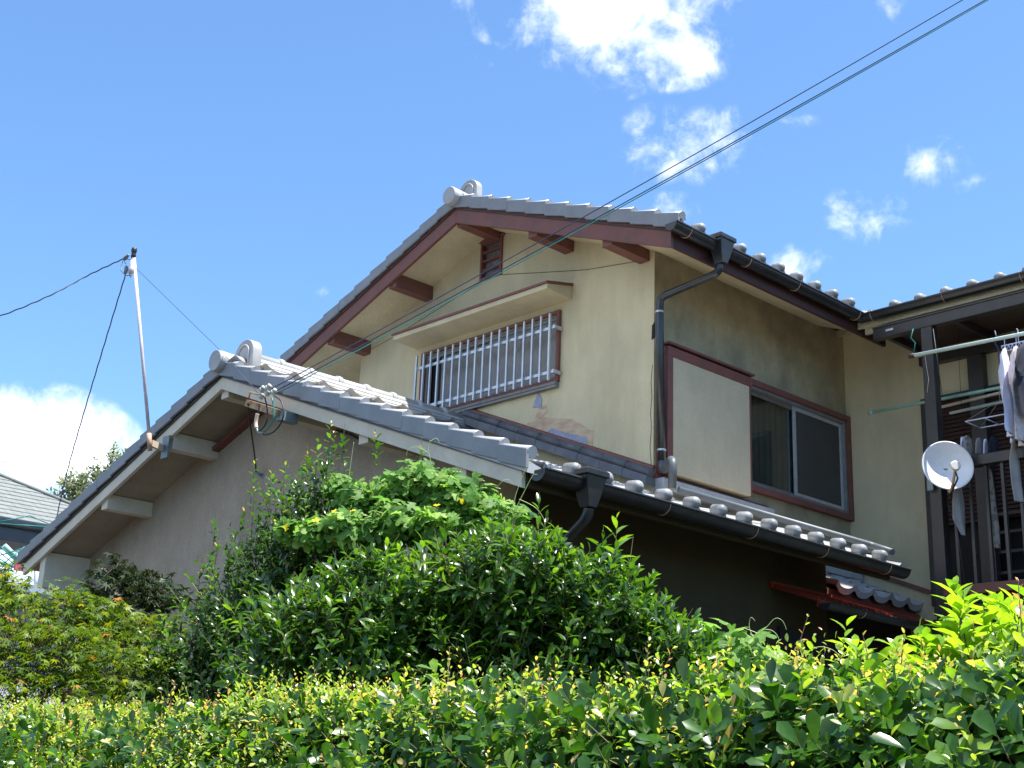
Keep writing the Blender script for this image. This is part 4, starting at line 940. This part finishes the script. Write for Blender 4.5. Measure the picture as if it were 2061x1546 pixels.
# ---- clipped hedge along the road
HG = plant('hedge', (-5.15, -3.5, 0), 'long clipped evergreen hedge with yellowish and reddish new shoots, nearest the camera along the bottom', 'hedge')
def hedge_top(y): return 1.862-.05*np.clip((y+4.6)/2.2, 0, 1)+.022*np.sin(y*3.1)+.020*np.sin(y*7.7+1)+.016*np.sin(y*17)+.012*np.sin(y*31)
def box_pts(n, x0, x1, y0, y1, zf, rng): return
n = 5200
y = rng.uniform(-6.6, .6, n); x = rng.uniform(-5.48, -4.72, n); z = hedge_top(y)-.02-.16*rng.random(n)**1.6-np.maximum(0, (-5.50-x))*.9
b1 = np.stack([x, y, z-.10], 1); d1 = np.stack([rng.normal(size=n)*.35-.15, rng.normal(size=n)*.35, np.ones(n)], 1)
s1 = shoots(rng, b1, d1, rng.uniform(.08, .15, n), 8, .040, tint=(.05, .70), young=.5, ytint=(.78, .96), whorl=1, open0=80, open1=35)
n = 5200
y = rng.uniform(-6.6, .6, n); z = 1.80-.62*rng.random(n)**1.2; x = -5.64+.26*np.clip((z-1.62)/.22, 0, 1)**1.6+.24*rng.random(n)**1.4+rng.normal(size=n)*.02
b2 = np.stack([x+.05, y, z], 1); d2 = np.stack([-np.ones(n), rng.normal(size=n)*.5, .55+rng.normal(size=n)*.4], 1)
s2 = shoots(rng, b2, d2, rng.uniform(.06, .12, n), 8, .043, tint=(0, .62), young=.16, ytint=(.78, .95), whorl=1, open0=80, open1=40)
n = 2600
y = rng.uniform(-6.6, .6, n); z = 1.3*rng.random(n); x = np.where(rng.random(n) < .5, -5.62, -4.72)+rng.normal(size=n)*.04
b3 = np.stack([x, y, z], 1); d3 = np.stack([np.sign(x+5.15), rng.normal(size=n)*.5, .4+rng.normal(size=n)*.4], 1)
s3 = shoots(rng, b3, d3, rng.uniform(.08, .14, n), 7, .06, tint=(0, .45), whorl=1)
n = 420      # taller sprigs over the clipped top
y = rng.uniform(-6.4, .5, n); x = rng.uniform(-5.6, -4.9, n); b4 = np.stack([x, y, hedge_top(y)-.05], 1); d4 = np.stack([rng.normal(size=n)*.18, rng.normal(size=n)*.18, np.ones(n)], 1)
len4 = .05+.13*rng.random(n)**2; s4 = shoots(rng, b4, d4, len4, 9, .026, tint=(.70, .86), young=.75, ytint=(.84, 1), open0=60, open1=25, yfrac=.6)
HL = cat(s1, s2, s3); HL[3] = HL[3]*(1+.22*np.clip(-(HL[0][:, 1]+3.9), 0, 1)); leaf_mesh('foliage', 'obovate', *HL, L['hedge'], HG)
leaf_mesh('new_shoots', 'small', *s4, L['hedge'], HG)
n = 9000; y = rng.uniform(-6.4, .5, n); q_ = rng.random(n)**.8; x = -5.72+.75*q_; b5 = np.stack([x, y, hedge_top(y)-.05-.26*np.clip(1-q_*2.6, 0, 1)**1.2+.02*rng.random(n)], 1); d5 = np.stack([rng.normal(size=n)*.4, rng.normal(size=n)*.4, np.ones(n)], 1)
wy = (1+np.sin(y*2.3)+.6*np.sin(y*5.9+2)); kp = rng.random(n) < (.26+.20*wy)*np.where(y > -3.6, 1.9, .32)
s5 = shoots(rng, b5[kp], d5[kp], rng.uniform(.07, .13, kp.sum()), 9, .020, tint=(.74, .9), young=.5, ytint=(.84, .98), open0=70, open1=30, yfrac=.7)
leaf_mesh('new_shoots', 'small', *s5, L['hedge'], HG)
A = np.concatenate([b1, b2, b4]); Bp = np.concatenate([b1+nrm(d1)*.13, b2+nrm(d2)*.10, b4+nrm(d4)*len4[:, None]]); stems_mesh('twigs', A-np.array([0, 0, .0]), Bp, .0016, .0008, M['twig'], HG)
mb = MB(); rg = random.Random(5)
for i in range(26):
    yy = -6.5+i*.28; bb = V((-5.15+rg.uniform(-.08, .08), yy, 0)); ff = bb+V((rg.uniform(-.1, .1), rg.uniform(-.1, .1), .7)); mb.tube([bb, ff], .018, 6, r2=.013)
    for k in range(5): mb.tube([ff-V((0, 0, rg.uniform(0, .3))), ff+V((rg.uniform(-.38, .38), rg.uniform(-.2, .2), rg.uniform(.6, 1.0)))], .008, 5, r2=.003)
mb.build('stems', M['bark'], HG)

# ---- osmanthus: the big dark shrub in the middle
OS = plant('osmanthus_bush', (-3.6, -2.6, 0), 'large rounded glossy dark green shrub in the middle, in front of the lower side wall', 'shrub')
ob = [((-3.68, -2.38, 1.98), (.60, .60, .66), 1700), ((-3.45, -2.66, 1.84), (.46, .42, .58), 1100), ((-3.95, -2.12, 1.86), (.48, .48, .66), 1100), (tuple(H(650, 1350, 5.4)), (.36, .34, .34), 700), (tuple(H(770, 1260, 5.5)), (.30, .30, .30), 450), (tuple(H(1300, 1360, 5.5)), (.25, .25, .26), 450), (tuple(H(1200, 1250, 5.5)), (.26, .26, .24), 380), (tuple(H(1010, 1180, 5.5)), (.34, .34, .22), 450), ((-3.7, -2.4, 1.3), (.8, .8, .9), 800)]
P_, D_ = shell(rng, ob, .55, .07, up=.6); n = len(P_)
s = shoots(rng, P_-nrm(D_)*.08, D_, rng.uniform(.09, .17, n), 8, .064, opposite=True, tint=(0, .75), open0=75, open1=22, young=.05, ytint=(.8, .9))
rgn = 40; idx = rng.choice(n, rgn, replace=False); up_ = P_[idx][:, 2] > 2.3; bb = P_[idx][up_]; dd = nrm(D_[idx][up_]*.5+np.array([0, 0, 1.2]))
sx_ = shoots(rng, bb, dd, rng.uniform(.14, .22, len(bb)), 9, .075, opposite=True, tint=(.3, .8), open0=70, open1=25)
tall = np.array([[-3.455, -2.735, 2.52]]); st = shoots(rng, tall, np.array([[.02, 0, 1.]]), np.array([.27]), 12, .095, opposite=True, tint=(.55, .8), open0=75, open1=25, young=1, yfrac=.12)
leaf_mesh('foliage', 'lance', *cat(s, sx_, st), L['osm'], OS)
stems_mesh('twigs', np.concatenate([P_-nrm(D_)*.12, bb, tall]), np.concatenate([P_+nrm(D_)*.08, bb+dd*.25, tall+np.array([[.005, 0, .26]])]), .0028, .0012, M['twig'], OS)
trunk(OS, (-3.62, -2.5, 0), [(-3.6, -2.4, 2.3), (-3.3, -2.8, 2.1), (-4.0, -2.1, 2.1), (-3.8, -2.6, 1.9), (-3.5, -2.1, 2.0)], .05)

# ---- camellia: upright small-leaved shrub on the left
CA = plant('camellia_bush', (-4.0, -1.15, 0), 'upright small-leaved shrub with coppery tips, against the grey gable wall left of the vine', 'shrub')
cb = [((-3.93, -1.33, 2.25), (.42, .42, .80), 1500), ((-4.12, -1.12, 1.9), (.42, .42, .85), 1200), ((-4.32, -1.0, 1.6), (.36, .36, .80), 900), ((-3.75, -1.55, 2.15), (.4, .4, .70), 700), ((-4.1, -1.2, 1.0), (.5, .5, .9), 500)]
P_, D_ = shell(rng, cb, .6, .08, up=.9); n = len(P_)
s = shoots(rng, P_-nrm(D_)*.10, D_, rng.uniform(.12, .24, n), 11, .040, tint=(0, .72), open0=70, open1=35, young=.10, ytint=(.8, .95), yfrac=.2)
def tips(pts, hts, **k):
    B_ = np.array(pts, float); Dd = np.stack([rng.normal(size=len(B_))*.10, rng.normal(size=len(B_))*.10, np.ones(len(B_))], 1); return B_, Dd, shoots(rng, B_, Dd, np.array(hts), 10, .042, **k)
tp = [np3(CAM+ray(px, py)/math.hypot(ray(px, py).x, ray(px, py).y)*dd_) for px, py, dd_ in ((505, 1000, 6.45), (510, 1060, 6.4), (660, 930, 6.3), (672, 960, 6.3), (690, 925, 6.35), (760, 935, 6.2), (620, 960, 6.4), (432, 1100, 6.5), (425, 1150, 6.45), (575, 985, 6.4), (395, 1200, 6.5), (850, 945, 6.1), (480, 1085, 6.4), (545, 1010, 6.4), (600, 985, 6.4))]
tB, tD, sT = tips(tp, [.20, .2, .2, .22, .12, .16, .12, .12, .14, .14, .12, .1, .14, .15, .14], tint=(.3, .7), young=.95, ytint=(.9, 1), yfrac=.22, open0=70, open1=30)
leaf_mesh('foliage', 'small', *cat(s, sT), L['cam'], CA)
stems_mesh('twigs', np.concatenate([P_-nrm(D_)*.15, tB-np.array([0, 0, .3])]), np.concatenate([P_+nrm(D_)*.08, tB+nrm(tD)*.18]), .0028, .0012, M['twig'], CA)
trunk(CA, (-4.05, -1.15, 0), [(-3.9, -1.3, 2.6), (-4.15, -1.1, 2.3), (-4.35, -1.0, 2.0), (-3.75, -1.5, 2.3)], .045)

# ---- bitter gourd vines
def vine(name, loc, label, n, centers, seed, leaf=(.05, .10), flowers=0, tend=()):
    r2 = np.random.default_rng(seed); e = plant(name, loc, label, 'vine')
    P, D = shell(r2, centers, .35, .22, up=.5); ii = r2.permutation(len(P))[:n]; P, D = P[ii], D[ii]; m_ = len(P)
    az_ = r2.uniform(0, 2*math.pi, m_); dd = np.stack([np.cos(az_), np.sin(az_), r2.uniform(-.9, .2, m_)], 1)
    leaf_mesh('foliage', 'gourd', P, dd, D*.8+np.array([-.35, -.35, .35])+r2.normal(size=(m_, 3))*.45, r2.uniform(leaf[0], leaf[1], m_), np.clip(r2.normal(.5, .25, m_), 0, 1), L['gourd'], e)
    stems_mesh('leaf_stalks', P-dd*.05-D*.04, P+dd*.01, .0016, .0012, M['tendril'], e)['kind'] = 'stuff'
    if flowers:
        idx = r2.choice(m_, flowers, replace=False); FP = P[idx]+nrm(D[idx])*.02+np.array([-.03, -.03, .01]); fd = nrm(np.cross(D[idx], r2.normal(size=(flowers, 3))))
        for q, d_, nn in zip(FP, fd, D[idx]+np.array([-.4, -.4, .3])):
            leaf_mesh('flower', 'petal', q[None], d_[None], nn[None], np.array([r2.uniform(.024, .032)]), np.array([r2.random()]), L['yellow'], e)
    for pts in tend:
        q = curve([V(p) for p in pts], 8); mb = MB(); mb.tube(q, .0018, 5, r2=.0008); mb.build('tendril', M['tendril'], e)
    return e
vc = [(H(px_, py_, dd_), (rr_, rr_, rr_*.75), int(2800*rr_)) for px_, py_, dd_, rr_ in ((690, 985, 6.1, .07), (735, 1010, 6.05, .11), (800, 1000, 6.0, .12), (845, 975, 5.95, .12), (900, 995, 5.9, .13), (955, 1020, 5.85, .12), (1005, 1045, 5.8, .11), (1035, 1085, 5.75, .08), (960, 1075, 5.8, .11), (880, 1060, 5.8, .12), (790, 1055, 5.85, .12), (700, 1060, 5.85, .09), (640, 1070, 5.9, .07), (585, 1065, 6.0, .05))]
td = [[H(860, 975, 5.9), H(868, 940, 5.85), H(862, 905, 5.85), H(866, 885, 5.85)], [H(862, 912, 5.85), H(840, 900, 5.85), H(822, 905, 5.85), H(818, 918, 5.85)], [H(865, 890, 5.85), H(878, 882, 5.85), H(885, 892, 5.85)],
      [H(1035, 1030, 5.7), H(1055, 990, 5.7), H(1072, 958, 5.7), H(1082, 955, 5.7)], [H(1030, 1030, 5.7), H(1040, 990, 5.7), H(1060, 940, 5.7), H(1074, 925, 5.7)], [H(1045, 1005, 5.7), H(1075, 1020, 5.68), H(1092, 1040, 5.68), H(1098, 1062, 5.68)],
      [H(990, 1000, 5.8), H(1005, 975, 5.75), H(1020, 965, 5.75), H(1035, 975, 5.75)], [H(700, 985, 6), H(705, 940, 6), H(712, 890, 6)]]
vine('gourd_vine', tuple(H(860, 1150, 5.9)), 'pale green lobed vine with small yellow flowers over the top of the shrubs', 6000, vc, 21, (.030, .078), 22, td)
vc2 = [(H(1490, 1345, 5.6), (.2, .2, .16), 120), (H(1430, 1310, 5.7), (.16, .16, .14), 70)]
td2 = [[H(1495, 1300, 5.5), H(1515, 1282, 5.5), H(1540, 1265, 5.5), H(1560, 1245, 5.5), H(1575, 1250, 5.5), H(1583, 1268, 5.5)], [H(1515, 1282, 5.5), H(1508, 1262, 5.5), H(1511, 1243, 5.5), H(1520, 1250, 5.5)], [H(1538, 1267, 5.5), H(1555, 1270, 5.5), H(1567, 1285, 5.5), H(1566, 1305, 5.5)],
       [H(1630, 1310, 5.0), H(1650, 1302, 5.0), H(1675, 1308, 5.0), H(1695, 1325, 5.0)]]
vine('gourd_vine', tuple(H(1490, 1400, 5.6)), 'dark lobed vine with curling tendrils low in the shade right of the big shrub', 190, vc2, 22, (.05, .09), 0, td2)

# ---- maples on the left
def maple(name, label, blobs, seed, tint, base, lf=.05, lm='maple'):
    r2 = np.random.default_rng(seed); e = plant(name, base, label, 'tree', 'garden maples'); P, D = shell(r2, blobs, .55, .16, up=.5); kk = r2.random(len(P)) < (.68 if lm == 'maple' else 1); P, D = P[kk], D[kk]; n = len(P)
    # foliage in flat sprays
    k = 8; PP = np.repeat(P, k, 0)+r2.normal(size=(n*k, 3))*np.array([.05, .05, .014]); az_ = r2.uniform(0, 2*math.pi, n*k); lf = lf*.86
    DD = np.stack([np.cos(az_), np.sin(az_), r2.uniform(-.7, .0, n*k)], 1); NN = np.tile([-.1, -.15, 1.0], (n*k, 1))+r2.normal(size=(n*k, 3))*.35
    leaf_mesh('foliage', 'maple', PP, DD, NN, r2.uniform(lf*.7, lf*1.15, n*k), np.clip(r2.uniform(tint[0], tint[1], n*k)+(r2.random(n*k) < .04)*.35, 0, 1), L[lm], e)
    C0 = np.array([bl[0] for bl in blobs]); near = C0[np.argmin(((P[:, None]-C0[None])**2).sum(2), 1)]
    stems_mesh('twigs', P*.45+near*.55, P+D*.02, .003, .001, M['bark'], e)
    trunk(e, base, [tuple(bl[0]) for bl in blobs], .05); return e
maple('maple_tree', 'yellow-green maple at the left edge with sunlit layered sprays', [(H(50, 1245, 6.6), (.32, .34, .13), 150), (H(150, 1210, 6.7), (.16, .16, .08), 60), (H(-20, 1175, 6.5), (.14, .16, .12), 50), (H(190, 1275, 6.7), (.22, .22, .06), 60), (H(120, 1300, 6.4), (.40, .40, .10), 130), (H(290, 1270, 6.8), (.22, .22, .09), 70), (H(30, 1330, 6.2), (.4, .4, .10), 110), (H(250, 1350, 6.5), (.34, .34, .09), 110), (H(90, 1385, 6.2), (.45, .4, .10), 130), (H(230, 1410, 6.3), (.42, .4, .10), 100), (H(-60, 1290, 6.4), (.3, .3, .3), 70)], 31, (.15, .9), (-4.9, -.5, 0))
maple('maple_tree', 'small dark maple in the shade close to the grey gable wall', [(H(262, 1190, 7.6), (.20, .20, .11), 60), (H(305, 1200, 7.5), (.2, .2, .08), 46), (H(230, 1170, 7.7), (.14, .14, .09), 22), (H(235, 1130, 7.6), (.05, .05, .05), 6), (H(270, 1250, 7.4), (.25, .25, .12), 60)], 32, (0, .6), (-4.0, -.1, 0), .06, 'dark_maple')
# ---- dark shrub filling behind the hedge
FB = plant('low_bush', (-4.5, -2.6, 0), 'low dark leafy bush in deep shade between the hedge and the taller shrubs', 'shrub')
P_, D_ = shell(rng, [((-4.35, -2.2, 1.1), (.35, 1.1, .75), 700), ((-4.3, -.9, 1.15), (.30, .9, .85), 700), ((-4.15, -.2, 1.2), (.30, .5, .95), 350)], .6, .08, up=.5)
s = shoots(rng, P_, D_, rng.uniform(.1, .18, len(P_)), 7, .06, tint=(0, .4)); leaf_mesh('foliage', 'ellipse', *s, L['osm'], FB)
trunk(FB, (-4.4, -1.8, 0), [(-4.4, -2.4, 1.3), (-4.3, -1.2, 1.2)], .03)
# ---- bright broad-leaved shrub at the right
def broad(name, label, blobs, seed, base, sp, ll=.075, tint=(.2, 1)):
    r2 = np.random.default_rng(seed); e = plant(name, base, label, 'shrub'); P, D = shell(r2, blobs, .55, .05, up=1.0)
    s = shoots(r2, P-nrm(D)*.08, D, r2.uniform(.1, .18, len(P)), 8, ll, tint=tint, open0=70, open1=30, whorl=1, upbias=.7, lvar=.3)
    B_ = np.array([H(*q) for q in sp]); Dd = np.stack([r2.normal(size=len(B_))*.15, r2.normal(size=len(B_))*.15, np.ones(len(B_))], 1)
    s2 = shoots(r2, B_, Dd, r2.uniform(.13, .20, len(B_)), 11, ll*1.05, tint=(.5, 1), open0=72, open1=28, upbias=.7)
    leaf_mesh('foliage', 'broad', *cat(s, s2), L['broad'], e); stems_mesh('twigs', np.concatenate([P-nrm(D)*.12, B_]), np.concatenate([P+nrm(D)*.06, B_+nrm(Dd)*.16]), .003, .0015, M['bark'], e)
    trunk(e, base, [tuple(bl[0]) for bl in blobs], .03); return e
broad('broadleaf_bush', 'bright yellow-green shrub with broad pointed leaves behind the hedge at the right edge', [(H(2000, 1400, 3.95), (.18, .18, .15), 70), (H(2090, 1390, 3.95), (.22, .22, .18), 80), (H(1940, 1470, 3.95), (.1, .1, .12), 24)], 41, (-4.35, -4.75, 0),
      [(1930, 1310, 3.7), (1912, 1365, 3.75), (1950, 1325, 3.7), (2020, 1335, 3.75), (2050, 1330, 3.7), (1985, 1345, 3.7), (2085, 1320, 3.7), (1905, 1410, 3.8), (1935, 1365, 3.6), (2030, 1370, 3.6), (2000, 1340, 3.8)], .072)
broad('broadleaf_bush', 'small clump of bright oval leaves rising from the hedge below the red awning', [(H(1790, 1430, 3.7), (.12, .12, .10), 30)], 42, (-4.6, -4.35, 0), [(1780, 1450, 3.7), (1750, 1450, 3.6)], .055)
broad('broadleaf_bush', 'pair of yellow-green leafy sprigs in the hedge between the red awning and the right-hand shrub', [(H(1690, 1390, 3.6), (.1, .1, .08), 16)], 43, (-4.7, -4.2, 0), [(1840, 1430, 3.6), (1650, 1440, 3.6)], .04, (.4, 1))

# ------------------------------------------------ neighbouring house on the left
NB = empty('house', (-2, 17, 0), 'neighbouring house at the left edge with a pale grey shingled roof and dark gutter', 'house')
NY, NZ, NS = 14.0, 5.62, .50
def nroof(px, py):      # point on the neighbour's roof slope
    d = ray(px, py); t = (NZ-NS*NY - (CAM.z-NS*CAM.y))/(d.z-NS*d.y); return CAM+t*d
hp = nroof(2, 960); hq = nroof(165, 1027); dirh = (hq-hp); 
corner = hp+dirh*((NY-hp.y)/dirh.y); apx = hp+dirh*((19.5-hp.y)/dirh.y)
b = MB(); nrow = 26
for i in range(nrow):
    ya, yb2 = NY+(apx.y-NY)*i/nrow, NY+(apx.y-NY)*(i+1)/nrow+.02
    xa = corner.x+(apx.x-corner.x)*i/nrow; xb = corner.x+(apx.x-corner.x)*(i+1)/nrow; x = -9-(i % 2)*.15; za, zb2 = NZ+NS*(ya-NY), NZ+NS*(yb2-NY)
    while x < xa-.02:
        x2 = min(x+.30, xa); 
        b.hexa([(x, ya, za-.01), (x2-.006, ya, za-.01), (min(x2-.006, xb+.01), yb2, zb2-.02), (min(x, xb), yb2, zb2-.02), (x, ya, za+.022), (x2-.006, ya, za+.022), (min(x2-.006, xb+.01), yb2, zb2+.004), (min(x, xb), yb2, zb2+.004)])
        x += .30
b.build('roof', M['shingle'], NB)
b = MB(); b.add([tuple(corner), (corner.x, 24, NZ), tuple(apx)], [(0, 1, 2)]); b.add([(-9, NY, NZ-.03), (corner.x, NY, NZ-.03), (corner.x, 24, NZ-.03), (-9, 24, NZ-.03)], [(0, 1, 2, 3)])
b.tube([corner+V((0, 0, .03)), apx+V((0, 0, .03))], .035, 8); b.build('hip', M['shingle'], NB)
b = MB(); b.box((-8.5, NY+.6, 0), (corner.x-.6, 23.5, NZ-.03)); b.build('wall', M['white_wall'], NB)
b = MB(); b.tube([(-9, NY-.04, NZ-.06), (corner.x, NY-.04, NZ-.06)], .07, 10); b.build('gutter', M['gutter'], NB)
b = MB(); b.box((-9, NY+.02, NZ-.33), (corner.x, NY+.06, NZ-.05)); b.build('fascia', M['gutter'], NB)
# balcony cover of bluish sheet
b = MB(); n = 10; cx_, cz_ = .0, 4.72; vs = []
for xx in (-6, corner.x-.5):
    for i in range(n+1): a = math.pi/2*i/n; vs.append((xx, NY-.1-.9*math.sin(a), cz_-.25+.62*math.cos(a)))
b.add(vs, [(i, i+1, n+2+i, n+1+i) for i in range(n)], True); cv = b.build('balcony_cover', M['polycarb'], NB)
for k in range(5):
    c = MB(); xx = corner.x-.55-k*1.1; c.tube([(xx, NY-.1-.91*math.sin(math.pi/2*i/n), cz_-.24+.62*math.cos(math.pi/2*i/n)) for i in range(n+1)], .025, 6); c.build('cover_rib', M['alu'], cv)
b = MB(); b.box((-6, NY-1.05, cz_-.33), (corner.x-.4, NY-.98, cz_-.22)); b.build('beam', M['alu'], NB)
b = MB(); 
for xx in (corner.x-.45, corner.x-2.4): b = MB(); b.box((xx-.04, NY-1.05, 0), (xx+.04, NY-.97, cz_-.3)); b.build('post', M['alu_grey'], NB)
b = MB(); b.tube([AY(12.6, 8, 1098), AY(12.6, 42, 1132)], .045, 8); b.tube([AY(12.6, -10, 1128), AY(12.6, 30, 1140)], .03, 8); tag(b.build('drying_pole', M['pole_green'], None, origin=AY(12.6, 8, 1098)), 'green-grey pole slanting in front of the neighbouring house', 'drying pole')
b = MB(); q = AY(10, 39, 1141); b.box((q.x-.06, q.y-.02, q.z-.05), (q.x+.06, q.y+.02, q.z+.06)); b.tube([q+V((0, 0, .06)), q+V((-.03, 0, .13))], .008, 5); b.tube([q+V((.03, 0, .06)), q+V((.05, 0, .12))], .008, 5); tag(b.build('laundry_basket', M['pink'], None, origin=q), 'small bright pink plastic item hanging by the left edge below the neighbouring roof', 'peg basket')
mb = MB()
for a_, c_ in (((0, 1054), (120, 1062)), ((0, 1050), (60, 1038)), ((60, 1038), (120, 1064)), ((0, 1118), (90, 1090)), ((0, 1100), (40, 1138)), ((0, 1112), (36, 1142)), ((0, 1125), (33, 1146)), ((10, 1150), (60, 1104)), ((0, 1140), (50, 1100))): mb.tube([AY(12.3, *a_), AY(12.3, *c_)], .008, 4)
tag(mb.build('garden_net', M['cable_green'], None, origin=AY(12.3, 0, 1090)), 'sagging green strings of a garden net before the neighbouring house', 'net')
# far tree whose twig tips show over the roof
FT = plant('tree', tuple(H(215, 1000, 26)-np.array([0, 0, H(215, 1000, 26)[2]])), 'distant tree with sparse olive-green twig tips against the white cloud, left behind the lower roof', 'tree')
fb = [(H(225, 945, 26), (.4, .4, .3), 60), (H(190, 990, 26), (.5, .5, .35), 90), (H(145, 975, 26), (.25, .25, .12), 22), (H(165, 1010, 26), (.5, .5, .3), 80), (H(260, 1010, 26), (.9, .9, .7), 160), (H(240, 1100, 26), (1.5, 1.5, 1.2), 250)]
P_, D_ = shell(rng, fb, .35, .15, up=.3); s = shoots(rng, P_, D_, rng.uniform(.1, .25, len(P_)), 9, .10, tint=(0, 1)); leaf_mesh('crown', 'ellipse', *s, L['far'], FT)
C0 = np.array([bl[0] for bl in fb]); near = C0[np.argmin(((P_[:, None]-C0[None])**2).sum(2), 1)]; stems_mesh('twigs', near, P_, .012, .005, M['bark'], FT)
trunk(FT, tuple(FT.location), [tuple(H(200, 985, 26)), tuple(H(230, 945, 26)), tuple(H(145, 975, 26)), tuple(H(250, 1020, 26))], .16)
